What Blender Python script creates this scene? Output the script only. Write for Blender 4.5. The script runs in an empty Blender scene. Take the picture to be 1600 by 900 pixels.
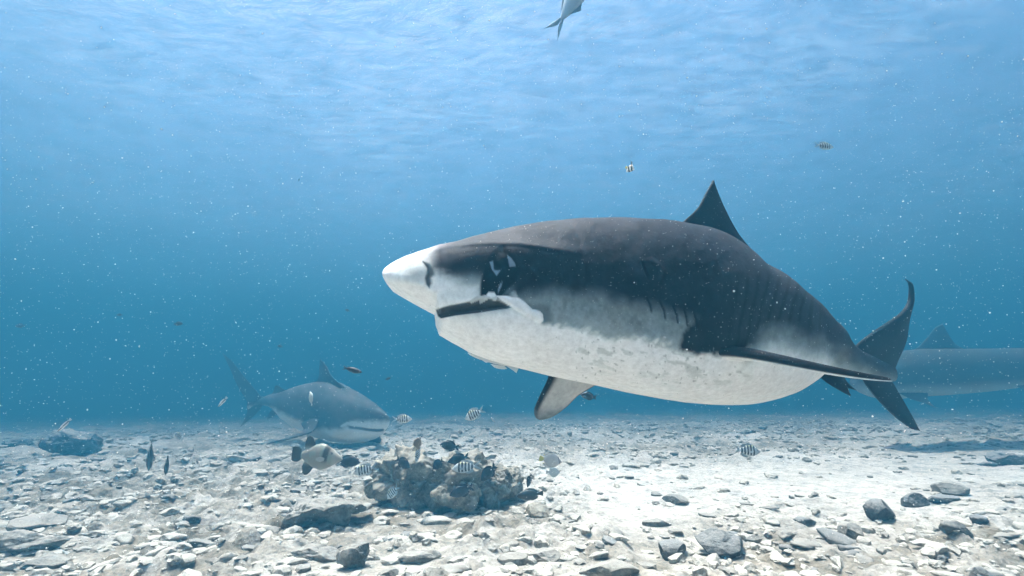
import bpy, bmesh, math, random
import numpy as np
from mathutils import Vector, Matrix

sc = bpy.context.scene
C = sc.collection
R = math.radians

# ------------------------------------------------------------------ camera, sky, sun, exposure
F = 800.0                                    # focal length in photo pixels (1600 wide)
PITCH = R(10.62)
cam_d = bpy.data.cameras.new('camera'); cam_d.lens = 18.0; cam_d.sensor_width = 36.0
cam_d.clip_start = 0.05; cam_d.clip_end = 600
cam = bpy.data.objects.new('camera', cam_d); C.objects.link(cam); sc.camera = cam
cam.location = (0, 0, 0); cam.rotation_euler = (math.pi / 2 + PITCH, 0, 0)

TO_SUN = Vector((-0.27, 0.27, 1.45)).normalized()
SUN_EL = math.asin(TO_SUN.z); SUN_AZ = math.atan2(TO_SUN.x, TO_SUN.y)
world = bpy.data.worlds.new('World'); sc.world = world; world.use_nodes = True
wn = world.node_tree.nodes; wl = world.node_tree.links; wn.clear()
sky = wn.new('ShaderNodeTexSky'); sky.sky_type = 'NISHITA'; sky.sun_disc = False
sky.sun_elevation = SUN_EL; sky.sun_rotation = SUN_AZ
bg = wn.new('ShaderNodeBackground'); bg.inputs['Strength'].default_value = 0.055
wo = wn.new('ShaderNodeOutputWorld')
wl.new(sky.outputs[0], bg.inputs[0]); wl.new(bg.outputs[0], wo.inputs[0])
sun_d = bpy.data.lights.new('sun', 'SUN'); sun_d.energy = 5.0; sun_d.angle = R(0.53); sun_d.color = (1.0, 0.965, 0.885)
sun = bpy.data.objects.new('sun', sun_d); C.objects.link(sun)
sun.rotation_euler = TO_SUN.to_track_quat('Z', 'Y').to_euler()

sc.view_settings.view_transform = 'Standard'; sc.view_settings.look = 'None'
sc.view_settings.gamma = 1.0; sc.view_settings.exposure = 2.78
sc.render.engine = 'CYCLES'
cy = sc.cycles
cy.max_bounces = 7; cy.volume_bounces = 3; cy.diffuse_bounces = 3; cy.glossy_bounces = 3
cy.transmission_bounces = 4; cy.transparent_max_bounces = 12
cy.sample_clamp_indirect = 3.0; cy.sample_clamp_direct = 0.0
cy.use_denoising = True
cy.caustics_reflective = False

WATER_DENSITY = 0.106
WATER_COLOR = (0.0155, 0.098, 0.168)
SURF_Z = 5.8                                 # water surface above the camera
FLOOR_Z = -1.30

# ------------------------------------------------------------------ helpers
def tag(o, label=None, cat=None, group=None, kind=None):
    if label: o['label'] = label
    if cat: o['category'] = cat
    if group: o['group'] = group
    if kind: o['kind'] = kind
    return o

cp, sp = math.cos(PITCH), math.sin(PITCH)
def at(u, v, Y):
    a = (u - 800.0) / F; b = (450.0 - v) / F
    k = Y / (cp - b * sp)
    return Vector((a * k, Y, (sp + b * cp) * k))
def project(P):
    x, y, z = P[..., 0], P[..., 1], P[..., 2]
    d = y * cp + z * sp; h = -y * sp + z * cp
    return 800 + F * x / d, 450 - F * h / d

def _hash(ix, iy, iz, seed):
    h = (ix.astype(np.int64) * 374761393 + iy.astype(np.int64) * 668265263 + iz.astype(np.int64) * 2147483647 + seed * 974711) & 0xffffffff
    h = ((h ^ (h >> 13)) * 1274126177) & 0xffffffff
    h = ((h ^ (h >> 16)) * 2246822519) & 0xffffffff
    return ((h ^ (h >> 15)) & 0xffff).astype(np.float64) / 32767.5 - 1.0
def vnoise(P, seed=0):
    P = np.asarray(P, float)
    if P.shape[-1] == 2: P = np.concatenate([P, np.zeros(P.shape[:-1] + (1,))], -1)
    i = np.floor(P); f = P - i; f = f * f * f * (f * (f * 6 - 15) + 10)
    x, y, z = i[..., 0], i[..., 1], i[..., 2]; fx, fy, fz = f[..., 0], f[..., 1], f[..., 2]
    r = 0
    for dx in (0, 1):
        for dy in (0, 1):
            for dz in (0, 1):
                w = (fx if dx else 1 - fx) * (fy if dy else 1 - fy) * (fz if dz else 1 - fz)
                r = r + w * _hash(x + dx, y + dy, z + dz, seed)
    return r
def fbm(P, oct=4, seed=0, gain=0.5):
    P = np.asarray(P, float); r = 0; a = 1.0; s = 0
    for k in range(oct):
        r = r + a * vnoise(P * (2.03 ** k) + 17.3 * k, seed + k); s += a; a *= gain
    return r / s
def sstep(a, b, x):
    t = np.clip((x - a) / (b - a), 0, 1); return t * t * (3 - 2 * t)
def lerp(a, b, t):
    t = np.asarray(t)[..., None]; return np.asarray(a) * (1 - t) + np.asarray(b) * t

def poly_sd(u, v, poly):
    """signed distance to a polygon, positive inside"""
    n = len(poly); d = np.full(u.shape, 1e9); inside = np.zeros(u.shape, bool)
    for k in range(n):
        ax, ay = poly[k]; bx, by = poly[(k + 1) % n]
        ex, ey = bx - ax, by - ay
        t = np.clip(((u - ax) * ex + (v - ay) * ey) / (ex * ex + ey * ey + 1e-9), 0, 1)
        d = np.minimum(d, np.hypot(u - ax - t * ex, v - ay - t * ey))
        c = ((ay > v) != (by > v)) & (u < (bx - ax) * (v - ay) / ((by - ay) if by != ay else 1e-9) + ax)
        inside ^= c
    return np.where(inside, d, -d)
def line_d(u, v, pts):
    d = np.full(u.shape, 1e9)
    for k in range(len(pts) - 1):
        ax, ay = pts[k]; bx, by = pts[k + 1]; ex, ey = bx - ax, by - ay
        t = np.clip(((u - ax) * ex + (v - ay) * ey) / (ex * ex + ey * ey + 1e-9), 0, 1)
        d = np.minimum(d, np.hypot(u - ax - t * ex, v - ay - t * ey))
    return d

class Geo:
    """collects vertices, faces, per-vertex colours and per-face material slots for ONE mesh"""
    def __init__(s): s.V = []; s.Fq = []; s.Ft = []; s.Col = []; s.n = 0
    def grid(s, P, col, wrap=False):
        """P: (n,m,3) grid; wrap joins the last column to the first"""
        n, m = P.shape[:2]
        idx = np.arange(n * m).reshape(n, m) + s.n
        if wrap: idx = np.concatenate([idx, idx[:, :1]], 1)
        q = np.stack([idx[:-1, :-1], idx[1:, :-1], idx[1:, 1:], idx[:-1, 1:]], -1).reshape(-1, 4)
        s.V.append(P.reshape(-1, 3)); s.Fq.append(q)
        s.Col.append(np.broadcast_to(np.asarray(col, float), P.shape).reshape(-1, 3)); s.n += n * m
        return s
    def mesh(s, name, mats, smooth=True):
        V = np.concatenate(s.V); Q = np.concatenate(s.Fq) if s.Fq else np.zeros((0, 4), int)
        me = bpy.data.meshes.new(name)
        me.vertices.add(len(V)); me.vertices.foreach_set('co', V.astype(np.float32).ravel())
        me.loops.add(Q.size); me.loops.foreach_set('vertex_index', Q.astype(np.int32).ravel())
        me.polygons.add(len(Q))
        me.polygons.foreach_set('loop_start', np.arange(0, Q.size, 4, dtype=np.int32))
        me.polygons.foreach_set('loop_total', np.full(len(Q), 4, np.int32))
        me.update(calc_edges=True)
        me.polygons.foreach_set('use_smooth', np.full(len(Q), smooth))
        if s.Col:
            c = np.concatenate(s.Col); c = np.concatenate([c, np.ones((len(c), 1))], 1)
            at_ = me.color_attributes.new('skin', 'FLOAT_COLOR', 'POINT')
            at_.data.foreach_set('color', c.astype(np.float32).ravel())
        for m in mats: me.materials.append(m)
        me.validate(); return me
def link(name, me, **kw):
    o = bpy.data.objects.new(name, me); C.objects.link(o); return tag(o, **kw)

def resample(pts, n):
    pts = np.array([list(p) for p in pts], float)
    # Catmull-Rom through the points, evaluated evenly
    k = len(pts); t = np.linspace(0, k - 1, n); i = np.clip(t.astype(int), 0, k - 2); f = (t - i)[:, None]
    p = np.vstack([2 * pts[0] - pts[1], pts, 2 * pts[-1] - pts[-2]])
    p0, p1, p2, p3 = p[i], p[i + 1], p[i + 2], p[i + 3]
    return 0.5 * ((2 * p1) + (-p0 + p2) * f + (2 * p0 - 5 * p1 + 4 * p2 - p3) * f ** 2 + (-p0 + 3 * p1 - 3 * p2 + p3) * f ** 3)

def fin_into(g, lead, trail, thick, colfn, ns=44, nc=18):
    """a solid fin between a leading and a trailing edge, root to tip; colfn(s, c, side) -> rgb"""
    L = resample(lead, ns); T = resample(trail, ns)
    s = np.linspace(0, 1, ns)[:, None]; c = (1 - np.cos(np.linspace(0, np.pi, nc)))[None, :] / 2
    Pm = L[:, None] * (1 - c[..., None]) + T[:, None] * c[..., None]
    chord = T - L; span = np.gradient(L + T, axis=0)
    N = np.cross(chord, span); nn = np.linalg.norm(N, axis=1, keepdims=True)
    Nm = N.mean(0); Nm /= np.linalg.norm(Nm) + 1e-9
    N = np.where(nn > 1e-9, N / (nn + 1e-12), Nm); N = N * 0.5 + Nm * 0.5
    N /= np.linalg.norm(N, axis=1, keepdims=True)
    prof = 2.6 * (np.sqrt(c) * (1 - c)) * 0.5 + 0.03
    th = thick * (1 - 0.75 * s) * prof
    A = Pm + N[:, None] * th[..., None]; B = Pm - N[:, None] * th[..., None]
    ring = np.concatenate([A, B[:, ::-1]], 1)
    S = np.broadcast_to(s, (ns, nc)); Cc = np.broadcast_to(c, (ns, nc))
    colA = colfn(S, Cc, 1); colB = colfn(S, Cc, -1)
    col = np.concatenate([colA, colB[:, ::-1]], 1)
    ring = np.concatenate([ring, ring[-1:].mean(1, keepdims=True) + 0 * ring[-1:]], 0)
    col = np.concatenate([col, col[-1:]], 0)
    g.grid(ring, col, wrap=True)

# ------------------------------------------------------------------ materials
def newmat(name):
    m = bpy.data.materials.new(name); m.use_nodes = True
    return m, m.node_tree.nodes, m.node_tree.links, m.node_tree.nodes['Principled BSDF']
def noise_node(n, l, scale, detail=6, rough=0.6, coord=None, dist=0):
    t = n.new('ShaderNodeTexNoise'); t.inputs['Scale'].default_value = scale
    t.inputs['Detail'].default_value = detail; t.inputs['Roughness'].default_value = rough
    t.inputs['Distortion'].default_value = dist
    if coord is not None: l.new(coord, t.inputs['Vector'])
    return t
def ramp(n, l, src, stops):
    r = n.new('ShaderNodeValToRGB'); e = r.color_ramp.elements
    e[0].position, e[0].color = stops[0][0], (*stops[0][1], 1)
    e[1].position, e[1].color = stops[-1][0], (*stops[-1][1], 1)
    for p, c in stops[1:-1]:
        k = e.new(p); k.color = (*c, 1)
    l.new(src, r.inputs[0]); return r

def skin_mat(name, rough=0.45, spec=0.5, bump=0.3, speck=0.12, scale=60):
    m, n, l, b = newmat(name)
    a = n.new('ShaderNodeAttribute'); a.attribute_name = 'skin'
    tc = n.new('ShaderNodeTexCoord')
    t = noise_node(n, l, scale, 8, 0.7, tc.outputs['Object'])
    t2 = noise_node(n, l, 5, 5, 0.6, tc.outputs['Object'])
    r = ramp(n, l, t.outputs['Fac'], [(0.25, (1 - speck * 3,) * 3), (0.75, (1 + speck * 2,) * 3)])
    r2 = ramp(n, l, t2.outputs['Fac'], [(0.3, (0.92,) * 3), (0.7, (1.06,) * 3)])
    mx = n.new('ShaderNodeMix'); mx.data_type = 'RGBA'; mx.blend_type = 'MULTIPLY'; mx.inputs[0].default_value = 1
    l.new(a.outputs['Color'], mx.inputs[6]); l.new(r.outputs[0], mx.inputs[7])
    m2 = n.new('ShaderNodeMix'); m2.data_type = 'RGBA'; m2.blend_type = 'MULTIPLY'; m2.inputs[0].default_value = 1
    l.new(mx.outputs[2], m2.inputs[6]); l.new(r2.outputs[0], m2.inputs[7])
    l.new(m2.outputs[2], b.inputs['Base Color'])
    b.inputs['Roughness'].default_value = rough; b.inputs['Specular IOR Level'].default_value = spec
    bp = n.new('ShaderNodeBump'); bp.inputs['Strength'].default_value = bump; bp.inputs['Distance'].default_value = 0.01
    l.new(t.outputs['Fac'], bp.inputs['Height']); l.new(bp.outputs[0], b.inputs['Normal'])
    return m
M_SHARK = skin_mat('shark_skin', 0.65, 0.08, 0.25, 0.08, 45)
M_FISH = skin_mat('fish_skin', 0.4, 0.5, 0.1, 0.05, 90)

def stone_mat(name, dark, mid, light, sed, sed_amt=0.55, scale=3.0):
    m, n, l, b = newmat(name)
    tc = n.new('ShaderNodeTexCoord'); g = n.new('ShaderNodeNewGeometry')
    oi = n.new('ShaderNodeObjectInfo')
    ad = n.new('ShaderNodeVectorMath'); ad.operation = 'ADD'
    l.new(g.outputs['Position'], ad.inputs[0]); l.new(oi.outputs['Location'], ad.inputs[1])
    t = noise_node(n, l, scale, 9, 0.68, ad.outputs[0], 0.4)
    t2 = noise_node(n, l, scale * 9, 8, 0.7, ad.outputs[0])
    c1 = ramp(n, l, t.outputs['Fac'], [(0.32, dark), (0.48, mid), (0.66, light)])
    c2 = ramp(n, l, t2.outputs['Fac'], [(0.3, (0.55,) * 3), (0.7, (1.25,) * 3)])
    mx = n.new('ShaderNodeMix'); mx.data_type = 'RGBA'; mx.blend_type = 'MULTIPLY'; mx.inputs[0].default_value = 1
    l.new(c1.outputs[0], mx.inputs[6]); l.new(c2.outputs[0], mx.inputs[7])
    # pale sediment settled on the upward faces, broken up by noise
    sx = n.new('ShaderNodeSeparateXYZ'); l.new(g.outputs['Normal'], sx.inputs[0])
    t3 = noise_node(n, l, scale * 3, 6, 0.7, ad.outputs[0])
    ma = n.new('ShaderNodeMath'); ma.operation = 'MULTIPLY_ADD'; ma.inputs[1].default_value = 1.1; 
    l.new(t3.outputs['Fac'], ma.inputs[0]); l.new(sx.outputs['Z'], ma.inputs[2])
    mr = n.new('ShaderNodeMapRange'); mr.inputs[1].default_value = 0.95; mr.inputs[2].default_value = 1.45
    mr.inputs[3].default_value = 0; mr.inputs[4].default_value = sed_amt
    l.new(ma.outputs[0], mr.inputs[0])
    m2 = n.new('ShaderNodeMix'); m2.data_type = 'RGBA'
    l.new(mr.outputs[0], m2.inputs[0]); l.new(mx.outputs[2], m2.inputs[6]); m2.inputs[7].default_value = (*sed, 1)
    l.new(m2.outputs[2], b.inputs['Base Color'])
    b.inputs['Roughness'].default_value = 0.95; b.inputs['Specular IOR Level'].default_value = 0.15
    bp = n.new('ShaderNodeBump'); bp.inputs['Strength'].default_value = 0.8; bp.inputs['Distance'].default_value = 0.02
    l.new(t2.outputs['Fac'], bp.inputs['Height']); l.new(bp.outputs[0], b.inputs['Normal'])
    return m
M_REEF = stone_mat('reef_rock', (0.085, 0.074, 0.058), (0.22, 0.195, 0.155), (0.40, 0.365, 0.30), (0.55, 0.53, 0.46), 0.45, 4.0)
M_SLAB = stone_mat('slab_rock', (0.075, 0.07, 0.06), (0.16, 0.15, 0.13), (0.29, 0.275, 0.24), (0.55, 0.54, 0.50), 0.5, 3.5)
M_DARK = stone_mat('dark_stone', (0.035, 0.037, 0.037), (0.08, 0.082, 0.08), (0.17, 0.17, 0.165), (0.42, 0.43, 0.42), 0.6, 5.0)
M_PALE = stone_mat('pale_rubble', (0.15, 0.14, 0.12), (0.31, 0.295, 0.255), (0.50, 0.48, 0.425), (0.70, 0.68, 0.61), 0.7, 6.0)

def sand_mat():
    m, n, l, b = newmat('seabed_sand')
    g = n.new('ShaderNodeNewGeometry'); P = g.outputs['Position']
    t = noise_node(n, l, 0.8, 8, 0.65, P, 0.5); t2 = noise_node(n, l, 30, 8, 0.75, P); t3 = noise_node(n, l, 5.5, 8, 0.7, P)
    v = n.new('ShaderNodeTexVoronoi'); v.inputs['Scale'].default_value = 26; l.new(P, v.inputs['Vector'])
    c = ramp(n, l, t.outputs['Fac'], [(0.3, (0.52, 0.50, 0.45)), (0.55, (0.68, 0.66, 0.61)), (0.75, (0.76, 0.745, 0.69))])
    c2 = ramp(n, l, t3.outputs['Fac'], [(0.34, (0.52,) * 3), (0.5, (0.92,) * 3), (0.7, (1.08,) * 3)])
    c3 = ramp(n, l, t2.outputs['Fac'], [(0.32, (0.55,) * 3), (0.5, (1,) * 3), (0.8, (1.1,) * 3)])
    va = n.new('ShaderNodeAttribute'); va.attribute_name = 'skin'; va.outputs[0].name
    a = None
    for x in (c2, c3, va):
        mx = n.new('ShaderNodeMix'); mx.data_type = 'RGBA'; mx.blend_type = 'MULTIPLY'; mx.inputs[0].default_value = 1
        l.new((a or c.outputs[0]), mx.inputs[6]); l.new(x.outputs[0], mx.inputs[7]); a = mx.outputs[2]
    l.new(a, b.inputs['Base Color'])
    b.inputs['Roughness'].default_value = 1.0; b.inputs['Specular IOR Level'].default_value = 0.1
    ad = n.new('ShaderNodeMath'); ad.operation = 'ADD'; l.new(t2.outputs['Fac'], ad.inputs[0]); l.new(v.outputs['Distance'], ad.inputs[1])
    bp = n.new('ShaderNodeBump'); bp.inputs['Strength'].default_value = 0.7; bp.inputs['Distance'].default_value = 0.02
    l.new(ad.outputs[0], bp.inputs['Height']); l.new(bp.outputs[0], b.inputs['Normal'])
    return m
M_SAND = sand_mat()

def surface_mat():
    m = bpy.data.materials.new('water_surface'); m.use_nodes = True; n = m.node_tree.nodes; l = m.node_tree.links; n.clear()
    g = n.new('ShaderNodeNewGeometry')
    mp = n.new('ShaderNodeMapping'); mp.inputs['Scale'].default_value = (0.8, 1.25, 1); mp.inputs['Rotation'].default_value = (0, 0, R(18))
    l.new(g.outputs['Position'], mp.inputs['Vector'])
    t = noise_node(n, l, 1.5, 4, 0.5, mp.outputs[0], 0.9); t2 = noise_node(n, l, 6.0, 3, 0.5, mp.outputs[0], 0.6)
    h = n.new('ShaderNodeMath'); h.operation = 'MULTIPLY_ADD'; h.inputs[1].default_value = 0.16
    l.new(t2.outputs['Fac'], h.inputs[0]); l.new(t.outputs['Fac'], h.inputs[2])
    bp = n.new('ShaderNodeBump'); bp.inputs['Strength'].default_value = 1.0; bp.inputs['Distance'].default_value = 0.6
    l.new(h.outputs[0], bp.inputs['Height'])
    gl = n.new('ShaderNodeBsdfGlass'); gl.inputs['IOR'].default_value = 1.33; gl.inputs['Roughness'].default_value = 0.04
    l.new(bp.outputs[0], gl.inputs['Normal'])
    # ripple focusing of sunlight put into the transmitted tint as a cell pattern
    v = n.new('ShaderNodeTexVoronoi'); v.feature = 'SMOOTH_F1'; v.inputs['Scale'].default_value = 1.5; v.inputs['Smoothness'].default_value = 0.6
    wv = n.new('ShaderNodeVectorMath'); wv.operation = 'MULTIPLY_ADD'; wv.inputs[1].default_value = (0.8, 0.8, 0.8)
    t3 = noise_node(n, l, 1.3, 3, 0.5, g.outputs['Position'])
    l.new(t3.outputs['Color'], wv.inputs[0]); l.new(g.outputs['Position'], wv.inputs[2]); l.new(wv.outputs[0], v.inputs['Vector'])
    c = ramp(n, l, v.outputs['Distance'], [(0.15, (0.72, 0.73, 0.74)), (0.5, (0.92, 0.93, 0.93)), (0.85, (1, 1, 1))])
    tr = n.new('ShaderNodeBsdfTransparent'); l.new(c.outputs[0], tr.inputs[0])
    mx = n.new('ShaderNodeMixShader'); mx.inputs[0].default_value = 0.42
    l.new(tr.outputs[0], mx.inputs[1]); l.new(gl.outputs[0], mx.inputs[2])
    # translucent noise patches added to brighten the ripples, in place of sky glints
    mp2 = n.new('ShaderNodeMapping'); mp2.inputs['Scale'].default_value = (0.55, 1.5, 1); mp2.inputs['Rotation'].default_value = (0, 0, R(-14))
    l.new(g.outputs['Position'], mp2.inputs['Vector'])
    t4 = noise_node(n, l, 1.9, 6, 0.6, mp2.outputs[0], 0.9); t5 = noise_node(n, l, 0.16, 2, 0.5, g.outputs['Position'])
    sm = n.new('ShaderNodeMath'); sm.operation = 'MULTIPLY_ADD'; sm.inputs[1].default_value = 0.55
    l.new(t5.outputs['Fac'], sm.inputs[0]); l.new(t4.outputs['Fac'], sm.inputs[2])
    mr = n.new('ShaderNodeMapRange'); mr.inputs[1].default_value = 0.78; mr.inputs[2].default_value = 1.02; mr.inputs[3].default_value = 0; mr.inputs[4].default_value = 0.036
    l.new(sm.outputs[0], mr.inputs[0])
    tl = n.new('ShaderNodeBsdfTranslucent'); tl.inputs[0].default_value = (0.85, 0.88, 0.9, 1)
    m3 = n.new('ShaderNodeMixShader'); l.new(mr.outputs[0], m3.inputs[0]); l.new(mx.outputs[0], m3.inputs[1]); l.new(tl.outputs[0], m3.inputs[2]); mx = m3
    o = n.new('ShaderNodeOutputMaterial'); l.new(mx.outputs[0], o.inputs[0])
    return m
M_SURF = surface_mat()

# ------------------------------------------------------------------ the setting
def floor_h(x, y, fine=True):
    x = np.asarray(x, float); y = np.asarray(y, float)
    P = np.stack([x, y], -1)
    h = FLOOR_Z - 0.03 + 0.012 * np.clip(x, -40, 40) + 0.07 * fbm(P * 0.3, 3, 5) - 0.034 * (np.sqrt(np.clip(y - 10, 0, 60) ** 2 + 9) - 3)
    if fine:
        rough = rubble_mask(x, y)
        for bx, by, br in ROCK_SPOTS:                # the bottom lies flatter round the big rocks
            rough = rough * (1 - 0.9 * np.exp(-(((x - bx) / (br + 0.12)) ** 2 + ((y - by) / 0.4) ** 2) ** 1.5))
        h = h + (0.015 + 0.05 * rough) * fbm(P * 1.7, 4, 11)
        n1 = fbm(P * np.array([2.7, 4.2]), 4, 21); n2 = fbm(P * np.array([8, 11]), 4, 31)
        lump = np.maximum(n1 - 0.02, 0) ** 0.7
        h = h + rough * (0.14 * lump + 0.075 * np.maximum(n2, -0.1)) + 0.008 * n2
    return h
def rubble_mask(x, y):
    """0 on the smooth sand tongue on the right, 1 where rubble covers the bottom"""
    P = np.stack([x, y], -1)
    d = np.abs((y - 6.7) - 0.25 * (x - 1.8)) / 2.5
    sand = np.exp(-d ** 2) * sstep(-0.1, 1.3, x)
    return np.clip(1 - 0.92 * sand + 0.25 * fbm(P * 0.8, 3, 77), 0.05, 1)

def axis_pts(lo, hi, c0, c1, step, grow):
    mid = list(np.arange(c0, c1, step)); s = step; a = [c0]
    while a[-1] > lo: s *= grow; a.append(a[-1] - s)
    s = step; b = [mid[-1]]
    while b[-1] < hi: s *= grow; b.append(b[-1] + s)
    return np.array(a[:0:-1] + mid + b[1:])
def fy(v, drop=FLOOR_Z):
    """distance at which the seabed shows on photo row v"""
    b = (450.0 - v) / F; return drop * (cp - b * sp) / (sp + b * cp)

def solve_y(u, v):
    Y = 4.0
    for _ in range(25):
        x = at(u, v, Y).x; Y = 0.5 * Y + 0.5 * fy(v, float(floor_h(x, Y, False)))
    return Y
ROCK_ROWS = [(574,700,700,801,0.75), (640,778,716,808,0.70), (684,758,748,811,0.34), (742,804,742,800,0.45), (775,824,726,790,0.5), (618,668,705,745,0.4), (434,580,774,835,0.55), (1083,1170,824,876,0.34), (1030,1076,843,880,0.2), (1349,1396,778,818,0.26), (1404,1450,770,794,0.2), (1448,1500,772,790,0.22), (1512,1602,706,734,0.7), (820,860,787,812,0.2), (1036,1080,772,791,0.25), (1002,1050,808,826,0.16), (76,154,668,718,1.1), (0,44,682,702,0.8), (30,90,805,836,0.5), (-40,118,826,874,0.35), (36,112,866,893,0.22), (452,534,847,880,0.24), (524,578,846,893,0.2), (620,690,856,884,0.22), (590,622,888,905,0.14), (776,826,866,886,0.16), (822,878,858,882,0.2), (900,1000,872,908,0.25), (650,708,805,822,0.18), (1305,1345,816,842,0.2), (1460,1512,752,776,0.3)]
ROCK_SPOTS = []
for u0, u1, vt, vb, dp in ROCK_ROWS:
    y_ = solve_y((u0 + u1) / 2, vb); ROCK_SPOTS.append((at((u0 + u1) / 2, vb, y_).x, y_ + dp * 0.3, (u1 - u0) / 2 / F * y_))
gx = axis_pts(-110, 110, -5.5, 5.5, 0.021, 1.03)
gy = axis_pts(-20, 120, 2.7, 7.5, 0.022, 1.02)
GX, GY = np.meshgrid(gx, gy)
RM = rubble_mask(GX, GY); PG = np.stack([GX, GY], -1)
turf_shade = np.clip(0.35 * sstep(-1.5, -5.5, GX) + RM * (0.62 + 1.2 * fbm(PG * 0.55, 4, 61)) + 0.8 * np.exp(-((GX + 4.3) / 2.0) ** 2 - ((GY - 4.7) / 1.5) ** 2) + 1.5 * np.exp(-((GX - 3.0) / 2.0) ** 2 - ((GY - 4.0) / 0.8) ** 2), 0, 1)  # turf tone, darker leftwards; near-right patch paints the shark's cast shade into the colour
fcol = lerp([1.0, 1.0, 1.0], [0.36, 0.33, 0.285], turf_shade * np.clip(0.75 + 0.8 * fbm(PG * 4.0, 3, 62), 0, 1))
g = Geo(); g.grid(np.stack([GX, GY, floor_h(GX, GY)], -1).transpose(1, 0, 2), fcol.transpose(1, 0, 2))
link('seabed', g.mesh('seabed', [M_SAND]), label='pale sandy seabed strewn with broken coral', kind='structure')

sx_ = np.linspace(-110, 110, 300); sy_ = np.linspace(-60, 130, 300); SX, SY = np.meshgrid(sx_, sy_)
g = Geo(); g.grid(np.stack([SX, SY, SURF_Z + 0.10 * fbm(np.stack([SX, SY], -1) * 0.45, 3, 9)], -1), (1, 1, 1))
link('water_surface', g.mesh('water_surface', [M_SURF]), label='rippled water surface seen from below', kind='structure')

hm = bpy.data.materials.new('water_haze'); hm.use_nodes = True; hn = hm.node_tree.nodes; hl = hm.node_tree.links; hn.clear()
pv = hn.new('ShaderNodeVolumePrincipled'); pv.inputs['Color'].default_value = (*WATER_COLOR, 1)
pv.inputs['Density'].default_value = WATER_DENSITY; pv.inputs['Anisotropy'].default_value = 0.25
pv.inputs['Absorption Color'].default_value = (0, 0, 0, 1)
ho = hn.new('ShaderNodeOutputMaterial'); hl.new(pv.outputs[0], ho.inputs['Volume'])
bm = bmesh.new(); bmesh.ops.create_cube(bm, size=1)
me = bpy.data.meshes.new('haze'); bm.to_mesh(me); bm.free(); me.materials.append(hm)
hz = link('haze', me, label='blue water haze filling the sea', kind='stuff')
hz.scale = (240, 230, SURF_Z + 0.6 + 5.0); hz.location = (0, 30, (SURF_Z + 0.6 - 5.0) / 2)

# ------------------------------------------------------------------ rocks
def ico(sub):
    bm = bmesh.new(); bmesh.ops.create_icosphere(bm, subdivisions=sub, radius=1)
    V = np.array([v.co[:] for v in bm.verts]); T = np.array([[v.index for v in f.verts] for f in bm.faces]); bm.free()
    return V, T
ICO = {k: ico(k) for k in (1, 2, 3, 5, 6)}
def stone_shape(V, rng, planes=14, sharp=0.75, n1=0.10, n2=0.03, seed=0):
    N = rng.normal(size=(planes, 3)); N /= np.linalg.norm(N, axis=1, keepdims=True)
    D = rng.uniform(0.62, 1.0, planes)
    dots = V @ N.T
    rr = np.where(dots > 0.05, D[None] / np.maximum(dots, 0.05), 9).min(1)
    rr = np.minimum(rr, 1.25)
    r = sharp * rr + (1 - sharp)
    r = r + n1 * fbm(V * 1.9 + seed, 3, seed) + n2 * fbm(V * 6 + seed, 4, seed + 7)
    return V * r[:, None]
def tri_mesh(name, V, T, mat, smooth=True):
    me = bpy.data.meshes.new(name)
    me.vertices.add(len(V)); me.vertices.foreach_set('co', V.astype(np.float32).ravel())
    me.loops.add(T.size); me.loops.foreach_set('vertex_index', T.astype(np.int32).ravel())
    me.polygons.add(len(T))
    me.polygons.foreach_set('loop_start', np.arange(0, T.size, 3, dtype=np.int32))
    me.polygons.foreach_set('loop_total', np.full(len(T), 3, np.int32))
    me.update(calc_edges=True); me.polygons.foreach_set('use_smooth', np.full(len(T), smooth))
    me.materials.append(mat); me.validate(); return me

def boulder(u0, u1, vt, vb, depth, mat, label, name='boulder', seed=1, craggy=1.0, planes=16, Y=None, sub=6, cat='rock', lean=0, group=None):
    Yf = solve_y((u0 + u1) / 2, vb)
    Yc = Yf + depth / 2
    c = at((u0 + u1) / 2, vb, Yf); t = at((u0 + u1) / 2, vt, Yc)
    w = (at(u1, vb, Yf) - at(u0, vb, Yf)).x / 2
    zb = c.z - 0.04
    hh = (t.z - zb) / 2
    rng = np.random.default_rng(seed)
    V, T = ICO[sub]
    S = stone_shape(V, rng, planes, 0.85, 0.10 * craggy, 0.0, seed)
    S[:, 0] += lean * S[:, 2]
    mn, mx_ = S.min(0), S.max(0)
    S = (S - (mn + mx_) / 2) / ((mx_ - mn) / 2) * np.array([w, depth / 2, hh])
    Dn = S / np.array([w, depth / 2, hh]) ** 2; Dn /= np.linalg.norm(Dn, axis=1, keepdims=True)
    Q = S + seed * 1.7; k = craggy * min(1.0, hh * 2.9 + 0.03, w / 0.32 + 0.1)
    d = 0.10 * (np.abs(fbm(Q * 3.6, 3, seed + 3)) * 2.2 - 0.5) - 0.07 * sstep(0.12, 0.5, fbm(Q * 3.1 + 9, 3, seed + 8)) + 0.024 * (0.4 - np.abs(fbm(Q * 13, 3, seed + 5)) * 2) + 0.014 * fbm(Q * 40, 3, seed + 12)
    S = S + Dn * (k * d)[:, None]
    S[:, 2] += hh                                   # origin at the base
    o = link(name, tri_mesh(name, S, T, mat), label=label, cat=cat, group=group)
    o.location = (at((u0 + u1) / 2, (vt + vb) / 2, Yc).x, Yc, zb)
    return o

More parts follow.
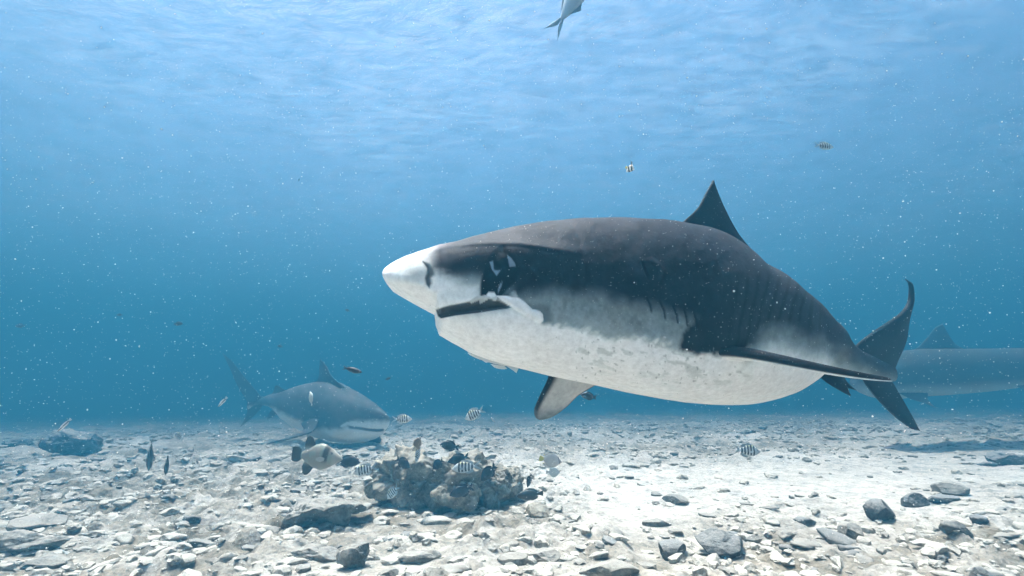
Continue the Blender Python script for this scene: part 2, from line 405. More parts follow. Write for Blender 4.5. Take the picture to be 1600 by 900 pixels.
BOULDERS = [
    lambda: boulder(574, 700, 700, 801, 0.75, M_REEF, 'large craggy grey reef boulder with an overhang, left end of the fish-covered outcrop', 'reef_boulder', 11, 1.3, 18),
    lambda: boulder(640, 778, 708, 808, 0.70, M_REEF, 'broad cracked grey reef boulder in the middle of the fish-covered outcrop', 'reef_boulder', 29, 1.4, 18),
    lambda: boulder(684, 758, 748, 811, 0.34, M_REEF, 'small white-topped knobbly boulder in front of the fish-covered outcrop', 'reef_boulder', 23, 1.3, 14),
    lambda: boulder(742, 804, 728, 800, 0.45, M_REEF, 'upright grey boulder with a pale right side, right part of the fish-covered outcrop', 'reef_boulder', 37, 1.2, 14),
    lambda: boulder(775, 824, 726, 790, 0.5, M_REEF, 'sloping pale-topped rear boulder at the right end of the fish-covered outcrop', 'reef_boulder', 41, 1.1, 12),
    lambda: boulder(618, 668, 705, 745, 0.4, M_REEF, 'dark peaked rock rising behind the fish-covered outcrop', 'reef_boulder', 43, 1.0, 10),
    lambda: boulder(434, 580, 774, 835, 0.55, M_SLAB, 'long low furrowed grey slab of rock left of the fish-covered outcrop', 'rock_slab', 51, 1.2, 12),
    lambda: boulder(1083, 1170, 824, 876, 0.34, M_DARK, 'big smooth dark grey rock at the bottom right of centre', 'rock', 61, 0.45, 9),
    lambda: boulder(1030, 1076, 843, 880, 0.2, M_DARK, 'small dark brown rock just left of the big smooth dark rock', 'rock', 67, 0.4, 8),
    lambda: boulder(1349, 1396, 778, 818, 0.26, M_DARK, 'round grey-green stone sitting alone on the sand below the tail of the big shark', 'rock', 71, 0.3, 8),
    lambda: boulder(1404, 1450, 770, 794, 0.2, M_DARK, 'flat dark stone just right of the lone round grey stone', 'rock', 73, 0.5, 8),
    lambda: boulder(1448, 1500, 772, 790, 0.22, M_DARK, 'long low dark stone behind the flat dark stone on the right', 'rock', 75, 0.5, 8),
    lambda: boulder(1536, 1604, 704, 728, 0.35, M_DARK, 'broad dark rock on the far right of the sand', 'rock', 79, 0.8, 12),
    lambda: boulder(820, 860, 787, 812, 0.2, M_REEF, 'squat grey stone on the sand right of the fish-covered outcrop', 'rock', 83, 0.6, 8),
    lambda: boulder(1036, 1080, 772, 791, 0.25, M_SLAB, 'flat-topped brownish stone in the middle of the sand', 'rock', 87, 0.5, 8),
    lambda: boulder(1002, 1050, 808, 826, 0.16, M_SLAB, 'narrow white-topped slab stone below the middle of the sand', 'rock', 89, 0.4, 8),
    lambda: boulder(76, 154, 668, 718, 1.1, M_DARK, 'large dark block of reef far off in the haze on the left', 'far_rock', 91, 0.6, 12),
    lambda: boulder(0, 44, 682, 702, 0.8, M_DARK, 'low dark rock far off in the haze at the left edge', 'far_rock', 93, 0.6, 12),
    lambda: boulder(30, 90, 805, 836, 0.5, M_SLAB, 'rounded brown-grey rock on the left behind the long dark ledge', 'rock', 95, 0.5, 10),
    lambda: boulder(-40, 112, 832, 872, 0.25, M_SLAB, 'long dark ledge of rock at the bottom left edge', 'rock_slab', 97, 1.2, 14, lean=0.3),
    lambda: boulder(36, 112, 866, 893, 0.22, M_SLAB, 'dark slanting slab lowest in the bottom left corner', 'rock_slab', 99, 0.6, 10, lean=0.3),
    lambda: boulder(452, 534, 847, 880, 0.24, M_SLAB, 'white-topped dark-fronted slab in the foreground below the long furrowed slab', 'rock_slab', 101, 0.8, 10),
    lambda: boulder(524, 578, 846, 893, 0.2, M_SLAB, 'cracked pointed slab in the foreground right of the white-topped slab', 'rock_slab', 103, 0.9, 10),
    lambda: boulder(620, 690, 856, 884, 0.22, M_SLAB, 'rough dark rock in the foreground below the outcrop', 'rock_slab', 105, 1.0, 10),
    lambda: boulder(590, 622, 888, 905, 0.14, M_SLAB, 'small dark slab cut by the bottom edge below the outcrop', 'rock_slab', 107, 0.6, 9),
    lambda: boulder(776, 826, 866, 886, 0.16, M_SLAB, 'thin white-topped slab in the foreground, left one of the pair below the sand', 'rock_slab', 109, 0.6, 9),
    lambda: boulder(822, 878, 858, 882, 0.2, M_SLAB, 'thick dark-ended slab in the foreground, right one of the pair below the sand', 'rock_slab', 111, 0.7, 9),
    lambda: boulder(900, 1000, 872, 908, 0.25, M_SLAB, 'wide angular slab cut by the bottom edge left of the dark rocks', 'rock_slab', 113, 0.7, 10),
    lambda: boulder(650, 708, 805, 822, 0.18, M_PALE, 'long pale stone lying against the foot of the outcrop', 'rock', 115, 0.5, 9),
    lambda: boulder(1305, 1345, 816, 842, 0.2, M_SLAB, 'grey angular stone below the lone round grey stone', 'rock', 117, 0.5, 9),
    lambda: boulder(1460, 1512, 752, 776, 0.3, M_SLAB, 'brownish humped stone on the right below the far right rock', 'rock', 119, 0.5, 9),
]
for f_ in BOULDERS: f_()

# loose stones one could count, sharing a dozen shapes in three tones
rng = np.random.default_rng(4)
protos = {}
for nm, mt in (('pale', M_PALE), ('grey', M_SLAB), ('dark', M_DARK)):
    for k in range(7):
        V, T = ICO[3]
        S = stone_shape(V, rng, 12, 0.85, 0.26, 0.14, 200 + k)
        S[:, 2] *= 0.72; S[:, 2] += 0.3
        protos[nm, k] = tri_mesh('rubble_stone', S, T, mt)
LAB = {'pale': ('pale coral rubble stone', 'pale rubble stones'), 'grey': ('brownish grey stone', 'brownish grey stones'), 'dark': ('small dark stone', 'dark stones')}
def stone_zone(X, Y, Z):
    u, v = project(np.array([X, Y, Z]))
    side = 'the left third' if u < 533 else ('the middle' if u < 1066 else 'the right third')
    depth = 'in the near foreground' if v > 820 else ('level with the fish-covered outcrop' if v > 740 else 'on the bottom beyond the outcrop')
    return depth + ', ' + side
taken = [(o.location.x, o.location.y, max(o.dimensions.x, o.dimensions.y) / 2) for o in C.objects if o.get('category') == 'rock']
placed = 0
while placed < 270:
    Y = 3.2 + 6.5 * rng.random() ** 1.5; X = Y * rng.uniform(-1.03, 1.03)
    m_ = float(rubble_mask(X, Y))
    if rng.random() > m_ ** 1.6 * 0.95 + 0.04: continue
    s = rng.uniform(0.020, 0.050) * (1 + 0.08 * Y) * (1.35 if rng.random() < 0.2 else 1)
    if any((X - a) ** 2 + (Y - b) ** 2 < (r + s) ** 2 for a, b, r in taken): continue
    taken.append((X, Y, s))
    pd = 0.42 if X > 0.8 and Y < 5.6 else 0.08
    q = rng.random(); tone = 'dark' if q < pd else ('grey' if q < pd + 0.42 else 'pale')
    o = bpy.data.objects.new('rubble_stone', protos[tone, int(rng.integers(7))]); C.objects.link(o)
    el = rng.uniform(1.0, 1.9)
    o.scale = (s * el, s * rng.uniform(0.8, 1.2), s * rng.uniform(0.7, 1.15))
    o.rotation_euler = (rng.uniform(-.3, .3), rng.uniform(-.3, .3), rng.choice([0, 1]) * math.pi + rng.normal() * 0.7)
    o.location = (X, Y, float(floor_h(X, Y)) - 0.25 * s)
    zn = stone_zone(*o.location); tag(o, LAB[tone][0] + ' ' + zn + ' of the photo', 'stone', LAB[tone][1] + ' ' + zn); placed += 1

def scatter_stuff(name, n, smin, smax, mat, label, seed, ymin=2.2, ymax=20, sub=1, p=1.0, flat=0.6):
    rng = np.random.default_rng(seed)
    Y = ymin + 0.5 + (ymax - ymin) * rng.random(n * 3) ** 1.35; X = rng.uniform(-1.25, 1.25, n * 3) * (Y + 0.8)
    clump = 0.35 + 1.1 * sstep(-0.25, 0.3, fbm(np.stack([X, Y], -1) * 1.1, 3, 64))
    keep = rng.random(n * 3) < np.clip(rubble_mask(X, Y) ** p * clump + 0.03, 0, 1); X, Y = X[keep][:n], Y[keep][:n]
    n = len(X); V, T = ICO[sub]
    var = [stone_shape(V, rng, 10, 0.85, 0.30, 0.12, 300 + k) for k in range(12)]
    s = smin + (smax - smin) * rng.random(n) ** 3
    s = s * (1 + 0.05 * Y)
    Z = floor_h(X, Y)
    Vs = []; 
    for i in range(n):
        S = var[i % 12] * np.array([rng.uniform(0.8, 1.9), rng.uniform(0.7, 1.2), rng.uniform(0.5, 1.1) * flat]) * s[i]
        a = rng.uniform(0, 6.28); c, q = math.cos(a), math.sin(a)
        Vs.append(S @ np.array([[c, q, 0], [-q, c, 0], [0, 0, 1]]) + (X[i], Y[i], Z[i] + s[i] * 0.15))
    Tt = (T[None] + (np.arange(n) * len(V))[:, None, None]).reshape(-1, 3)
    link(name, tri_mesh(name, np.concatenate(Vs), Tt, mat, False), label=label, kind='stuff', cat='rubble')
scatter_stuff('coral_rubble', 15000, 0.010, 0.055, M_PALE, 'countless small pale bits of broken coral covering the bottom', 5, sub=2, flat=0.75, p=1.6)
scatter_stuff('gravel', 3600, 0.008, 0.05, M_SLAB, 'countless small grey stones mixed into the coral rubble', 6, sub=1, p=1.2)

# ------------------------------------------------------------------ sharks
def interp(tab, x):
    t = np.array(tab, float); return np.interp(x, t[:, 0], t[:, 1])
def smooth1(a, k):
    if k < 2: return a
    ker = np.hanning(k + 2)[1:-1]; ker /= ker.sum()
    return np.convolve(np.pad(a, (k // 2, k - 1 - k // 2), mode='edge'), ker, 'valid')

def shark_body(g, us, top, bot, yc, wid, m, colfn, near=-1, dispfn=None, pw=(0.85, 0.9), sm=9, virt=None, fit=None):
    """tube through stations: photo column, top and bottom rows, distance, half width; ring of m points"""
    n = len(us)
    vt0, vb0, Y, W = interp(top, us), interp(bot, us), smooth1(interp(yc, us), 41), smooth1(interp(wid, us), sm)
    corr_t, corr_b = np.zeros(n), np.zeros(n)
    for it in range(7 if fit else 1):
        vt, vb = vt0 + corr_t, vb0 + corr_b
        Cn, H, tg, nrm, cc, ss, P = shark_tube(us, vt, vb, Y, W, m, near, pw, virt, top, bot)
        if not fit or it == 6: break
        pu, pv_ = project(P)
        cols = np.arange(us[0], us[-1], 4.0); k = np.clip(((pu - us[0]) / 4).astype(int), 0, len(cols) - 1)
        mn = np.full(len(cols), 1e9); mx_ = np.full(len(cols), -1e9)
        np.minimum.at(mn, k.ravel(), pv_.ravel()); np.maximum.at(mx_, k.ravel(), pv_.ravel())
        ok = mn < 1e8
        et = smooth1(np.interp(us, cols[ok] + 2, mn[ok] - interp(top, cols[ok] + 2)), 25)
        eb = smooth1(np.interp(us, cols[ok] + 2, mx_[ok] - interp(bot, cols[ok] + 2)), 25)
        gate = sstep(us[0] + fit[0], us[0] + fit[0] + 40, us) * sstep(us[-1] - fit[1], us[-1] - fit[1] - 40, us)
        corr_t = smooth1(np.clip(corr_t - 0.7 * et * gate, -30, 40), 45); corr_b = smooth1(np.clip(corr_b - 0.7 * eb * gate, -30, 30), 45)
    # both flanks take their markings from where the flank towards the camera shows
    nearP = Cn[:, None] + H[:, None] * ss[None, :, None] + nrm[:, None] * (W[:, None] * np.abs(cc))[..., None]
    u, v = project(nearP)
    side = np.abs(cc)
    if dispfn is not None:
        d = dispfn(u, v, side)
        dirn = nrm[:, None] * np.sign(cc)[..., None]
        P = P + dirn * d[..., None]
    col = colfn(u, v, side, ss[None] + 0 * u)
    cap0 = np.broadcast_to(P[:1].mean(1, keepdims=True), P[:1].shape); cap1 = np.broadcast_to(P[-1:].mean(1, keepdims=True), P[-1:].shape)
    P = np.concatenate([cap0, P, cap1]); col = np.concatenate([col[:1], col, col[-1:]])
    g.grid(P, col, wrap=True)
    return Cn, tg
def shark_tube(us, vt, vb, Y, W, m, near, pw, virt, top, bot):
    n = len(us)
    A = np.array([at(u, a, y)[:] for u, a, y in zip(us, vt, Y)]); B = np.array([at(u, b, y)[:] for u, b, y in zip(us, vb, Y)])
    Cn = (A + B) / 2; H = (A - B) / 2
    tg = np.gradient(Cn[:, :2], axis=0)
    tg = np.stack([smooth1(tg[:, 0], 31), smooth1(tg[:, 1], 31)], 1); tg /= np.linalg.norm(tg, axis=1, keepdims=True)
    nrm = np.stack([tg[:, 1], -tg[:, 0], 0 * tg[:, 0]], 1)            # lateral, towards the camera for us increasing
    if near > 0: nrm = -nrm
    th = np.linspace(0, 2 * np.pi, m, endpoint=False) + np.pi / 2
    c, s = np.cos(th), np.sin(th)
    cc = -np.sign(c) * np.abs(c) ** pw[1]; ss = np.sign(s) * np.abs(s) ** pw[0]
    # the flank is fullest a little below the middle
    cc = np.broadcast_to(cc, (n, m))
    if virt is not None:                                             # under the snout the flank stops short at a flat underside
        vv = interp(virt, us) + (vb - interp(bot, us)); C2 = (vt + vv) / 2; H2 = (vv - vt) / 2
        row = ((vt + vb) / 2)[:, None] - ss[None] * ((vb - vt) / 2)[:, None]
        s2 = np.clip(-(row - C2[:, None]) / H2[:, None], -1, 1)
        full = (1 - np.abs(s2) ** (2 / pw[0])) ** (pw[1] / 2)
        gap = np.clip((vv - vb) / 6.0, 0, 1)[:, None]
        x_ = np.clip((-ss[None] - 0.15) / 0.85, 0, 1); cc = np.sign(cc) * full * (1 - gap + gap * np.sqrt(1 - x_ ** 3))
    cc = cc * (1 - 0.10 * ss)
    P = Cn[:, None] + H[:, None] * ss[None, :, None] + nrm[:, None] * (W[:, None] * cc)[..., None]
    return Cn, H, tg, nrm, cc, ss, P

DARK = np.array([0.011, 0.012, 0.016]); BACK = np.array([0.016, 0.0185, 0.028]); MID = np.array([0.19, 0.225, 0.235]); WHITE = np.array([0.88, 0.895, 0.885])

# ---- the big tiger shark
K = 0.72
TOP = [(598, 427), (600, 423), (604, 419), (609, 415.5), (620, 409), (635.5, 402), (652, 396), (669, 391), (685, 385.5), (702, 380), (735, 369.5), (769, 361), (802, 353.5), (847, 346), (900, 341), (960, 339), (1020, 341.5), (1069, 346), (1100, 353), (1140, 371), (1165, 388), (1180, 398), (1200, 411), (1218, 423), (1240, 441), (1258, 458), (1272, 474), (1285, 491), (1300, 515), (1315, 531), (1336, 546), (1360, 556), (1385, 568), (1396, 574)]
BOT = [(598, 428), (600, 436), (604, 443), (613, 454), (630, 464), (647, 473), (669, 485), (680, 491), (681.5, 500), (682.5, 512), (685.5, 519), (689, 524), (700, 532), (711, 539), (736, 553), (767, 564), (799, 573), (855, 587), (924, 601), (986, 615), (1049, 626), (1080, 630), (1115, 632.5), (1147, 633.5), (1180, 631), (1205, 625), (1225, 616), (1245, 605), (1262, 596), (1285, 591), (1310, 588), (1336, 586), (1360, 588), (1385, 594), (1396, 596)]
VIRT = [(598, 428), (600, 442), (605, 454), (620, 478), (645, 500), (670, 514), (690, 525)] + [p for p in BOT if p[0] > 695]
YC = [(598, 2.58), (640, 2.60), (690, 2.63), (800, 2.72), (900, 2.82), (1000, 2.93), (1080, 3.05), (1140, 3.2), (1200, 3.45), (1250, 3.8), (1290, 4.15), (1330, 4.5), (1365, 4.85), (1396, 5.15)]
YC = [(a, b * K) for a, b in YC]
WID = [(598, 0.005), (600, 0.045), (604, 0.075), (613, 0.105), (630, 0.135), (650, 0.155), (690, 0.185), (740, 0.215), (800, 0.25), (860, 0.285), (930, 0.325), (1000, 0.355), (1080, 0.37), (1140, 0.36), (1190, 0.31), (1230, 0.25), (1260, 0.195), (1290, 0.14), (1320, 0.095), (1350, 0.065), (1380, 0.04), (1396, 0.028)]

MOUTH = [(681, 484), (692, 480), (704, 476.5), (733, 471), (753, 465), (765, 467), (778, 469), (800, 480), (790, 482.5), (775, 484.5), (744, 489), (713, 492.5), (689, 497.5), (684, 494)]
FLAP = [(776, 462.5), (790, 463), (811, 466.5), (820, 473), (831, 483), (843, 486), (848, 491), (849, 501), (844, 505.5), (835, 501), (820, 492), (806, 484), (793, 476), (784, 470)]
SOCKET = [(764, 409), (773, 394), (784, 388), (792, 394), (800, 406), (807, 418), (808, 431), (802, 443), (791, 453), (784, 461), (776, 464), (752, 461), (752, 442), (757, 424)]
SL1 = [(763, 410), (770, 407.5), (771, 413), (772, 421), (778, 422.5), (784, 420.5), (776, 432), (768, 422)]
SL2 = [(790, 398), (798, 404), (804, 412), (806, 418), (795, 418)]
SL3 = [(787, 437), (784.5, 447), (778, 461), (777.5, 452), (781, 443)]
TEETH = [(733, 470.5), (745, 462.5), (764, 460.5), (778, 463), (775, 470), (768, 467.5), (765, 466.5), (753, 472.5), (750, 468), (738, 473)]
RIDGE = [(672, 394), (700, 387), (735, 383.5), (765, 382), (800, 382.5), (835, 387), (870, 393), (905, 398)]
SNOUT_DARK = [(646, 392), (650, 340), (760, 300), (1000, 300), (1000, 470), (800, 470), (756, 462), (752, 440), (735, 437), (712, 432), (690, 424), (676, 418), (667, 407)]
NOSTRIL = [(661, 409), (671, 414), (677, 422), (678, 429), (673, 434), (674, 442), (671, 449), (667, 444), (665, 434), (668, 427), (668, 420)]
GILLS = [[(1012, 466), (1017, 476), (1019, 486)], [(1033, 472), (1038, 484), (1040, 497)], [(1052, 478), (1057, 491), (1059, 504)], [(1068, 484), (1072, 496), (1074, 508)], [(1083, 488), (1087, 500), (1089, 512)]]
SCAR = [(1003, 410), (1010, 426), (1014, 434)]
SCAR2 = [(1003, 409), (1018, 406), (1030, 414), (1036, 426), (1033, 437)]
V_D = [(806, 455), (830, 448), (870, 446), (900, 449), (940, 452), (980, 460), (1020, 472), (1050, 482), (1075, 490), (1095, 500), (1112, 560), (1148, 560), (1166, 536), (1186, 514), (1206, 502), (1232, 505), (1260, 515), (1290, 522), (1305, 535), (1330, 545), (1360, 560), (1380, 570)]
V_W = [(806, 462), (830, 486), (850, 502), (880, 511), (920, 521), (960, 532), (1000, 528), (1040, 538), (1062, 545), (1160, 547)]

def main_col(u, v, side, up):
    uv = np.stack([u, v], -1)
    wob = fbm(uv / 30.0, 4, 3) * 9
    hue = fbm(uv / np.array([60., 26.]), 4, 8)
    dark = lerp(DARK, BACK, np.clip(sstep(60, -10, v - interp(TOP, u) - 20) * 0.9 + 0.25 * hue, 0, 1))
    dark = dark * (1 + 0.35 * fbm(uv / 9.0, 4, 15))[..., None]
    # faint upright bars on the hind flank
    ph = (u + 0.18 * (v - 450) + 5 * fbm(uv / 40.0, 2, 33)) / 15.5
    bars = sstep(0.15, 0.9, np.sin(ph * 2 * np.pi)) * sstep(1120, 1170, u) * sstep(1310, 1270, u) * sstep(415, 445, v + 0.0 * u)
    dark = dark * (1 - 0.75 * bars)[..., None] + (0.016 * sstep(1100, 1180, u))[..., None]
    vd = interp(V_D, u) + wob; vw = interp(V_W, u)
    streak = fbm(np.stack([(u + v * 1.1) / 9.0, (v - u * 0.5) / 26.0], -1), 4, 41)
    jag = vw + 8 * fbm(uv / 17.0, 4, 44) + 7 * streak
    # mid flank: dark -> grey -> white with a ragged lower edge
    mid = MID * (1 + 0.35 * fbm(uv / 7.0, 4, 51) + 0.25 * fbm(uv / 30.0, 2, 52))[..., None]
    mid = lerp(mid, MID * 1.9, sstep(880, 800, u) * sstep(455, 500, v) * 0.8)
    a = lerp(dark, mid, sstep(-8, 30, v - vd))
    a = lerp(a, MID * 1.7, sstep(30, 75, v - vd) * 0.8)
    a = lerp(a, WHITE, sstep(-8, 8, v - jag) * (u > 790) * (u < 1240))
    a = lerp(a, dark, sstep(-7, 5, poly_sd(u, v, [(1060, 547), (1068, 522), (1092, 498), (1150, 480), (1175, 500), (1160, 560), (1100, 552)]) + 5 * fbm(uv / 9.0, 3, 57)) * (u < 1170))
    # grey blotches along the white belly edge
    bl = sstep(0.20, 0.36, fbm(np.stack([(u + v) / 34.0, (v - 0.35 * u) / 11.0], -1), 4, 61)) * sstep(60, 8, np.abs(v - vw - 22)) * sstep(870, 920, u)
    a = lerp(a, MID * 1.2, bl * 0.4 * (v > jag))
    sp_ = sstep(0.56, 0.66, fbm(uv / 5.0, 2, 63)) * sstep(760, 860, u)
    a = lerp(a, MID * 1.0, sp_ * 0.6 * (v > jag) * (v < 600))
    # hind flank: dark fading into white
    hind = lerp(dark, lerp(MID * 1.8, WHITE, sstep(20, 70, v - vd)), sstep(-8, 48, v - vd + 5 * fbm(uv / 12., 3, 66)) ** 1.2)
    a = lerp(a, hind, sstep(1145, 1190, u))
    # head in front of the eye socket
    sd = poly_sd(u, v, SNOUT_DARK)
    hd = lerp(WHITE * (1 - 0.06 * fbm(uv / 12., 3, 70))[..., None], dark * 1.05, sstep(-16, 7, sd + 4 * fbm(uv / 10., 3, 71)))
    hd = lerp(hd, MID * 1.7, np.exp(-((u - 735) / 30) ** 2 - ((v - 440) / 11) ** 2) * 0.7)
    hd = lerp(hd, MID * 2.0, sstep(13, 2, np.abs(v - 462 - (u - 700) * -0.1)) * sstep(660, 700, u) * 0.25)
    a = lerp(hd, a, sstep(790, 812, u))
    low = sstep(0, 2, v - interp([(600, 900), (679, 900), (684, 497), (713, 492), (744, 489), (775, 484.5), (800, 480), (806, 484), (820, 492), (844, 505.5), (870, 512), (900, 518)], u)) * (u < 900)
    jaw = WHITE * (1 - 0.03 * fbm(uv / 14., 3, 72))[..., None]
    a = lerp(a, jaw, low)
    a = lerp(a, np.array([0.42, 0.46, 0.46]), low * sstep(12, 0, v - interp([(684, 497), (744, 489), (800, 480), (850, 505)], u)) * sstep(690, 730, u) * 0.6 * sstep(840, 800, u))
    # snout tip and the pinkish rim above it
    a = lerp(a, np.array([0.30, 0.27, 0.30]), sstep(7, 0, v - interp(TOP, u)) * sstep(618, 650, u) * sstep(720, 660, u) * 0.8)
    a = lerp(a, np.array([0.48, 0.49, 0.50]), sstep(612, 640, u) * sstep(690, 660, u) * sstep(425, 408, v) * 0.75)
    # grey nostril region
    a = lerp(a, np.array([0.30, 0.33, 0.33]), np.exp(-((u - 652) / 22) ** 2 - ((v - 428) / 12) ** 2) * 0.85)
    a = lerp(a, np.array([0.40, 0.37, 0.39]), sstep(9, 2, v - interp(TOP, u)) * sstep(606, 630, u) * sstep(670, 640, u) * 0.7)
    a = lerp(a, np.array([0.15, 0.16, 0.16]), sstep(-4, 2.5, poly_sd(u, v, NOSTRIL)))
    a = lerp(a, np.array([0.10, 0.115, 0.12]), sstep(-9, 4, poly_sd(u, v, [(806, 468), (832, 478), (858, 478), (861, 500), (850, 506), (836, 490)])) * 0.8)  # soft dark shading behind the mouth flap, painted into the skin
    a = lerp(a, np.array([0.062, 0.066, 0.068]) , sstep(-1.5, 1.2, poly_sd(u, v, MOUTH)))
    a = lerp(a, np.array([0.13, 0.135, 0.135]), sstep(3, 1.2, line_d(u, v, [(690, 493), (713, 488.5), (744, 485), (775, 481), (795, 479.5)])) * 0.8)
    a = lerp(a, DARK, np.exp(-((u - 752) / 34) ** 2 - ((v - 407) / 15) ** 2) * 0.9)
    a = lerp(a, np.array([0.006, 0.007, 0.010]), sstep(-4.0, 1.5, poly_sd(u, v, SOCKET)))
    for s_ in (SL1, SL2, SL3): a = lerp(a, np.array([0.17, 0.22, 0.28]), sstep(-0.2, 1.6, poly_sd(u, v, s_)))
    a = lerp(a, np.array([0.50, 0.52, 0.52]), sstep(-0.6, 0.6, poly_sd(u, v, TEETH)))
    a = lerp(a, WHITE, sstep(-1.0, 0.8, poly_sd(u, v, FLAP)))
    a = lerp(a, WHITE * 0.9, sstep(-0.8, 0.8, poly_sd(u, v, [(760, 461), (764, 456), (773, 456.5), (776, 462), (768, 465)])))
    for gl in GILLS: a = lerp(a, DARK * 0.6, sstep(2.6, 0.8, line_d(u, v, gl)) * 0.8)
    for gl in (SCAR,): a = lerp(a, DARK * 0.5, sstep(2.5, 0.6, line_d(u, v, gl)) * 0.8)
    a = lerp(a, BACK * 1.5, sstep(-6, 6, poly_sd(u, v, [(975, 405), (1003, 412), (1012, 432), (990, 428)])) * 0.5)
    return np.clip(a, 0.003, 0.85)
def main_disp(u, v, side):
    s = sstep(0.15, 0.55, side)
    d = -0.035 * sstep(-1, 7, poly_sd(u, v, MOUTH)) - 0.005 * sstep(-6, 8, poly_sd(u, v, SOCKET))
    d = d + 0.003 * sstep(13, 4, np.hypot(u - 783, (v - 408)))
    d = d + 0.008 * sstep(-2, 4, poly_sd(u, v, FLAP)) + 0.004 * sstep(6, 0.5, line_d(u, v, RIDGE)) * sstep(668, 715, u) * sstep(910, 850, u)
    d = d - 0.012 * sstep(-2, 3, poly_sd(u, v, NOSTRIL))
    for gl in GILLS: d = d - 0.004 * sstep(3, 0.4, line_d(u, v, gl))
    d = d - 0.006 * sstep(3.2, 0.4, line_d(u, v, SCAR)) + 0.004 * sstep(6, 1, line_d(u, v, SCAR2))
    rv = v - interp(RIDGE, u)                         # the brow stands out, the side below it drops steeply
    d = d + 0.024 * np.where(rv < 0, sstep(-20, 0, rv), sstep(62, 0, rv)) * sstep(655, 720, u) * sstep(960, 840, u)
    uv = np.stack([u, v], -1)
    d = d + 0.008 * fbm(uv / 60.0, 3, 90) + 0.0016 * fbm(uv / 14.0, 3, 91)
    return d * s

def fincol(top, under, edge=None, tipc=None, flip=1):
    def f(s, c, side):
        base = np.broadcast_to(np.asarray(top if side * flip > 0 else under, float), s.shape + (3,))
        n_ = fbm(np.stack([s * 9, c * 5], -1), 4, 5)
        base = base * (1 + 0.25 * n_)[..., None]
        if edge is not None: base = lerp(base, edge, sstep(0.16, 0.05, c) + sstep(0.93, 0.99, c) * 0.8)
        if tipc is not None: base = lerp(base, tipc, sstep(0.45, 0.85, s + 0.15 * n_))
        return np.clip(base, 0.003, 0.85)
    return f
def P3(L): return [at(u, v, y * K) for u, v, y in L]

def pec_col(s, c, side):
    pc = fincol(DARK * 1.3, WHITE * 0.9, DARK * 1.2, None, -1)(s, c, side)
    bl = sstep(0.0, 0.35, fbm(np.stack([s * 14, c * 5], -1), 4, 6)) * sstep(0.3, 0.5, c) * (side < 0)
    return lerp(pc, MID * 1.1, bl * 0.6)
g = Geo()
us = np.concatenate([np.linspace(598, 680, 130), np.linspace(680.3, 692, 40), np.linspace(692.6, 870, 280), np.linspace(871, 1396, 430)])
shark_body(g, us, TOP, BOT, YC, WID, 380, main_col, dispfn=main_disp, virt=VIRT, fit=(90, 115))
# dorsal, second dorsal, tail, pectorals, pelvics
fin_into(g, P3([(1050, 362, 3.0), (1069, 345, 3.02), (1090, 325, 3.05), (1103, 302, 3.08), (1114, 282, 3.12)]),
            P3([(1190, 425, 3.4), (1178, 396, 3.35), (1152, 362, 3.28), (1131, 322, 3.2), (1115, 283, 3.12)]), 0.055, fincol(DARK * 1.3, DARK * 1.3))
fin_into(g, P3([(1262, 478, 3.95), (1276, 479, 4.05), (1288, 487, 4.15), (1297, 490, 4.2)]),
            P3([(1335, 556, 4.5), (1326, 543, 4.45), (1308, 518, 4.33), (1299, 491, 4.2)]), 0.03, fincol(DARK * 1.3, DARK * 1.3))
fin_into(g, P3([(1325, 556, 4.6), (1336, 543, 4.65), (1348, 531, 4.7), (1375, 511.5, 4.85), (1405, 492, 5.0), (1419, 476, 5.07), (1422, 456, 5.08), (1420.5, 443, 5.05), (1415, 437, 5.0)]),
            P3([(1392, 592, 5.2), (1394, 588, 5.2), (1402, 567, 5.2), (1416, 534, 5.2), (1421.5, 500, 5.18), (1427.5, 474, 5.15), (1428, 456, 5.12), (1425.5, 443, 5.07), (1416, 436.5, 5.0)]), 0.07, fincol(DARK * 1.3, DARK * 1.3), nc=24, ns=60)
fin_into(g, P3([(1342, 575, 4.8), (1351, 597, 4.85), (1366, 618, 4.93), (1390, 643.5, 5.05), (1420, 667.5, 5.2), (1436, 672.5, 5.3)]),
            P3([(1397, 575, 5.2), (1393, 592, 5.2), (1398, 603, 5.2), (1414, 630, 5.24), (1428, 655, 5.28), (1437.5, 673, 5.3)]), 0.05, fincol(DARK * 1.5, DARK * 1.5), nc=24)
fin_into(g, P3([(1040, 535, 2.74), (1085, 543, 2.60), (1150, 549, 2.50), (1210, 560, 2.42), (1290, 576, 2.36), (1345, 586, 2.36), (1392, 593, 2.40)]),
            P3([(1100, 590, 2.9), (1150, 582, 2.85), (1174, 560, 2.62), (1215, 564, 2.46), (1290, 580, 2.40), (1345, 589, 2.38), (1392, 594, 2.40)]), 0.060,
            pec_col, ns=80, nc=26)
fin_into(g, P3([(862, 560, 3.05), (857, 590, 3.05), (843, 620, 3.08), (835, 640, 3.1), (837, 652, 3.12), (843, 656, 3.13)]),
            P3([(965, 580, 3.2), (930, 602, 3.2), (905, 617, 3.18), (885, 636, 3.17), (862, 652, 3.15), (844, 656.5, 3.13)]), 0.05,
            fincol(WHITE * 0.55, WHITE * 0.55, DARK * 1.5, MID * 0.85), ns=60, nc=26)
fin_into(g, P3([(1270, 578, 3.95), (1290, 596, 3.9), (1312, 610, 3.95), (1328.5, 618.5, 4.05)]),
            P3([(1300, 570, 4.1), (1316, 586, 4.1), (1322, 600, 4.1), (1329, 617, 4.05)]), 0.03, fincol(DARK * 1.6, DARK * 1.6))
fin_into(g, P3([(1290, 572, 4.3), (1300, 590, 4.3), (1320, 604, 4.35), (1337.5, 610, 4.4)]),
            P3([(1320, 570, 4.4), (1318, 584, 4.4), (1324, 597, 4.4), (1337.8, 609.5, 4.4)]), 0.03, fincol(DARK * 1.6, DARK * 1.6))
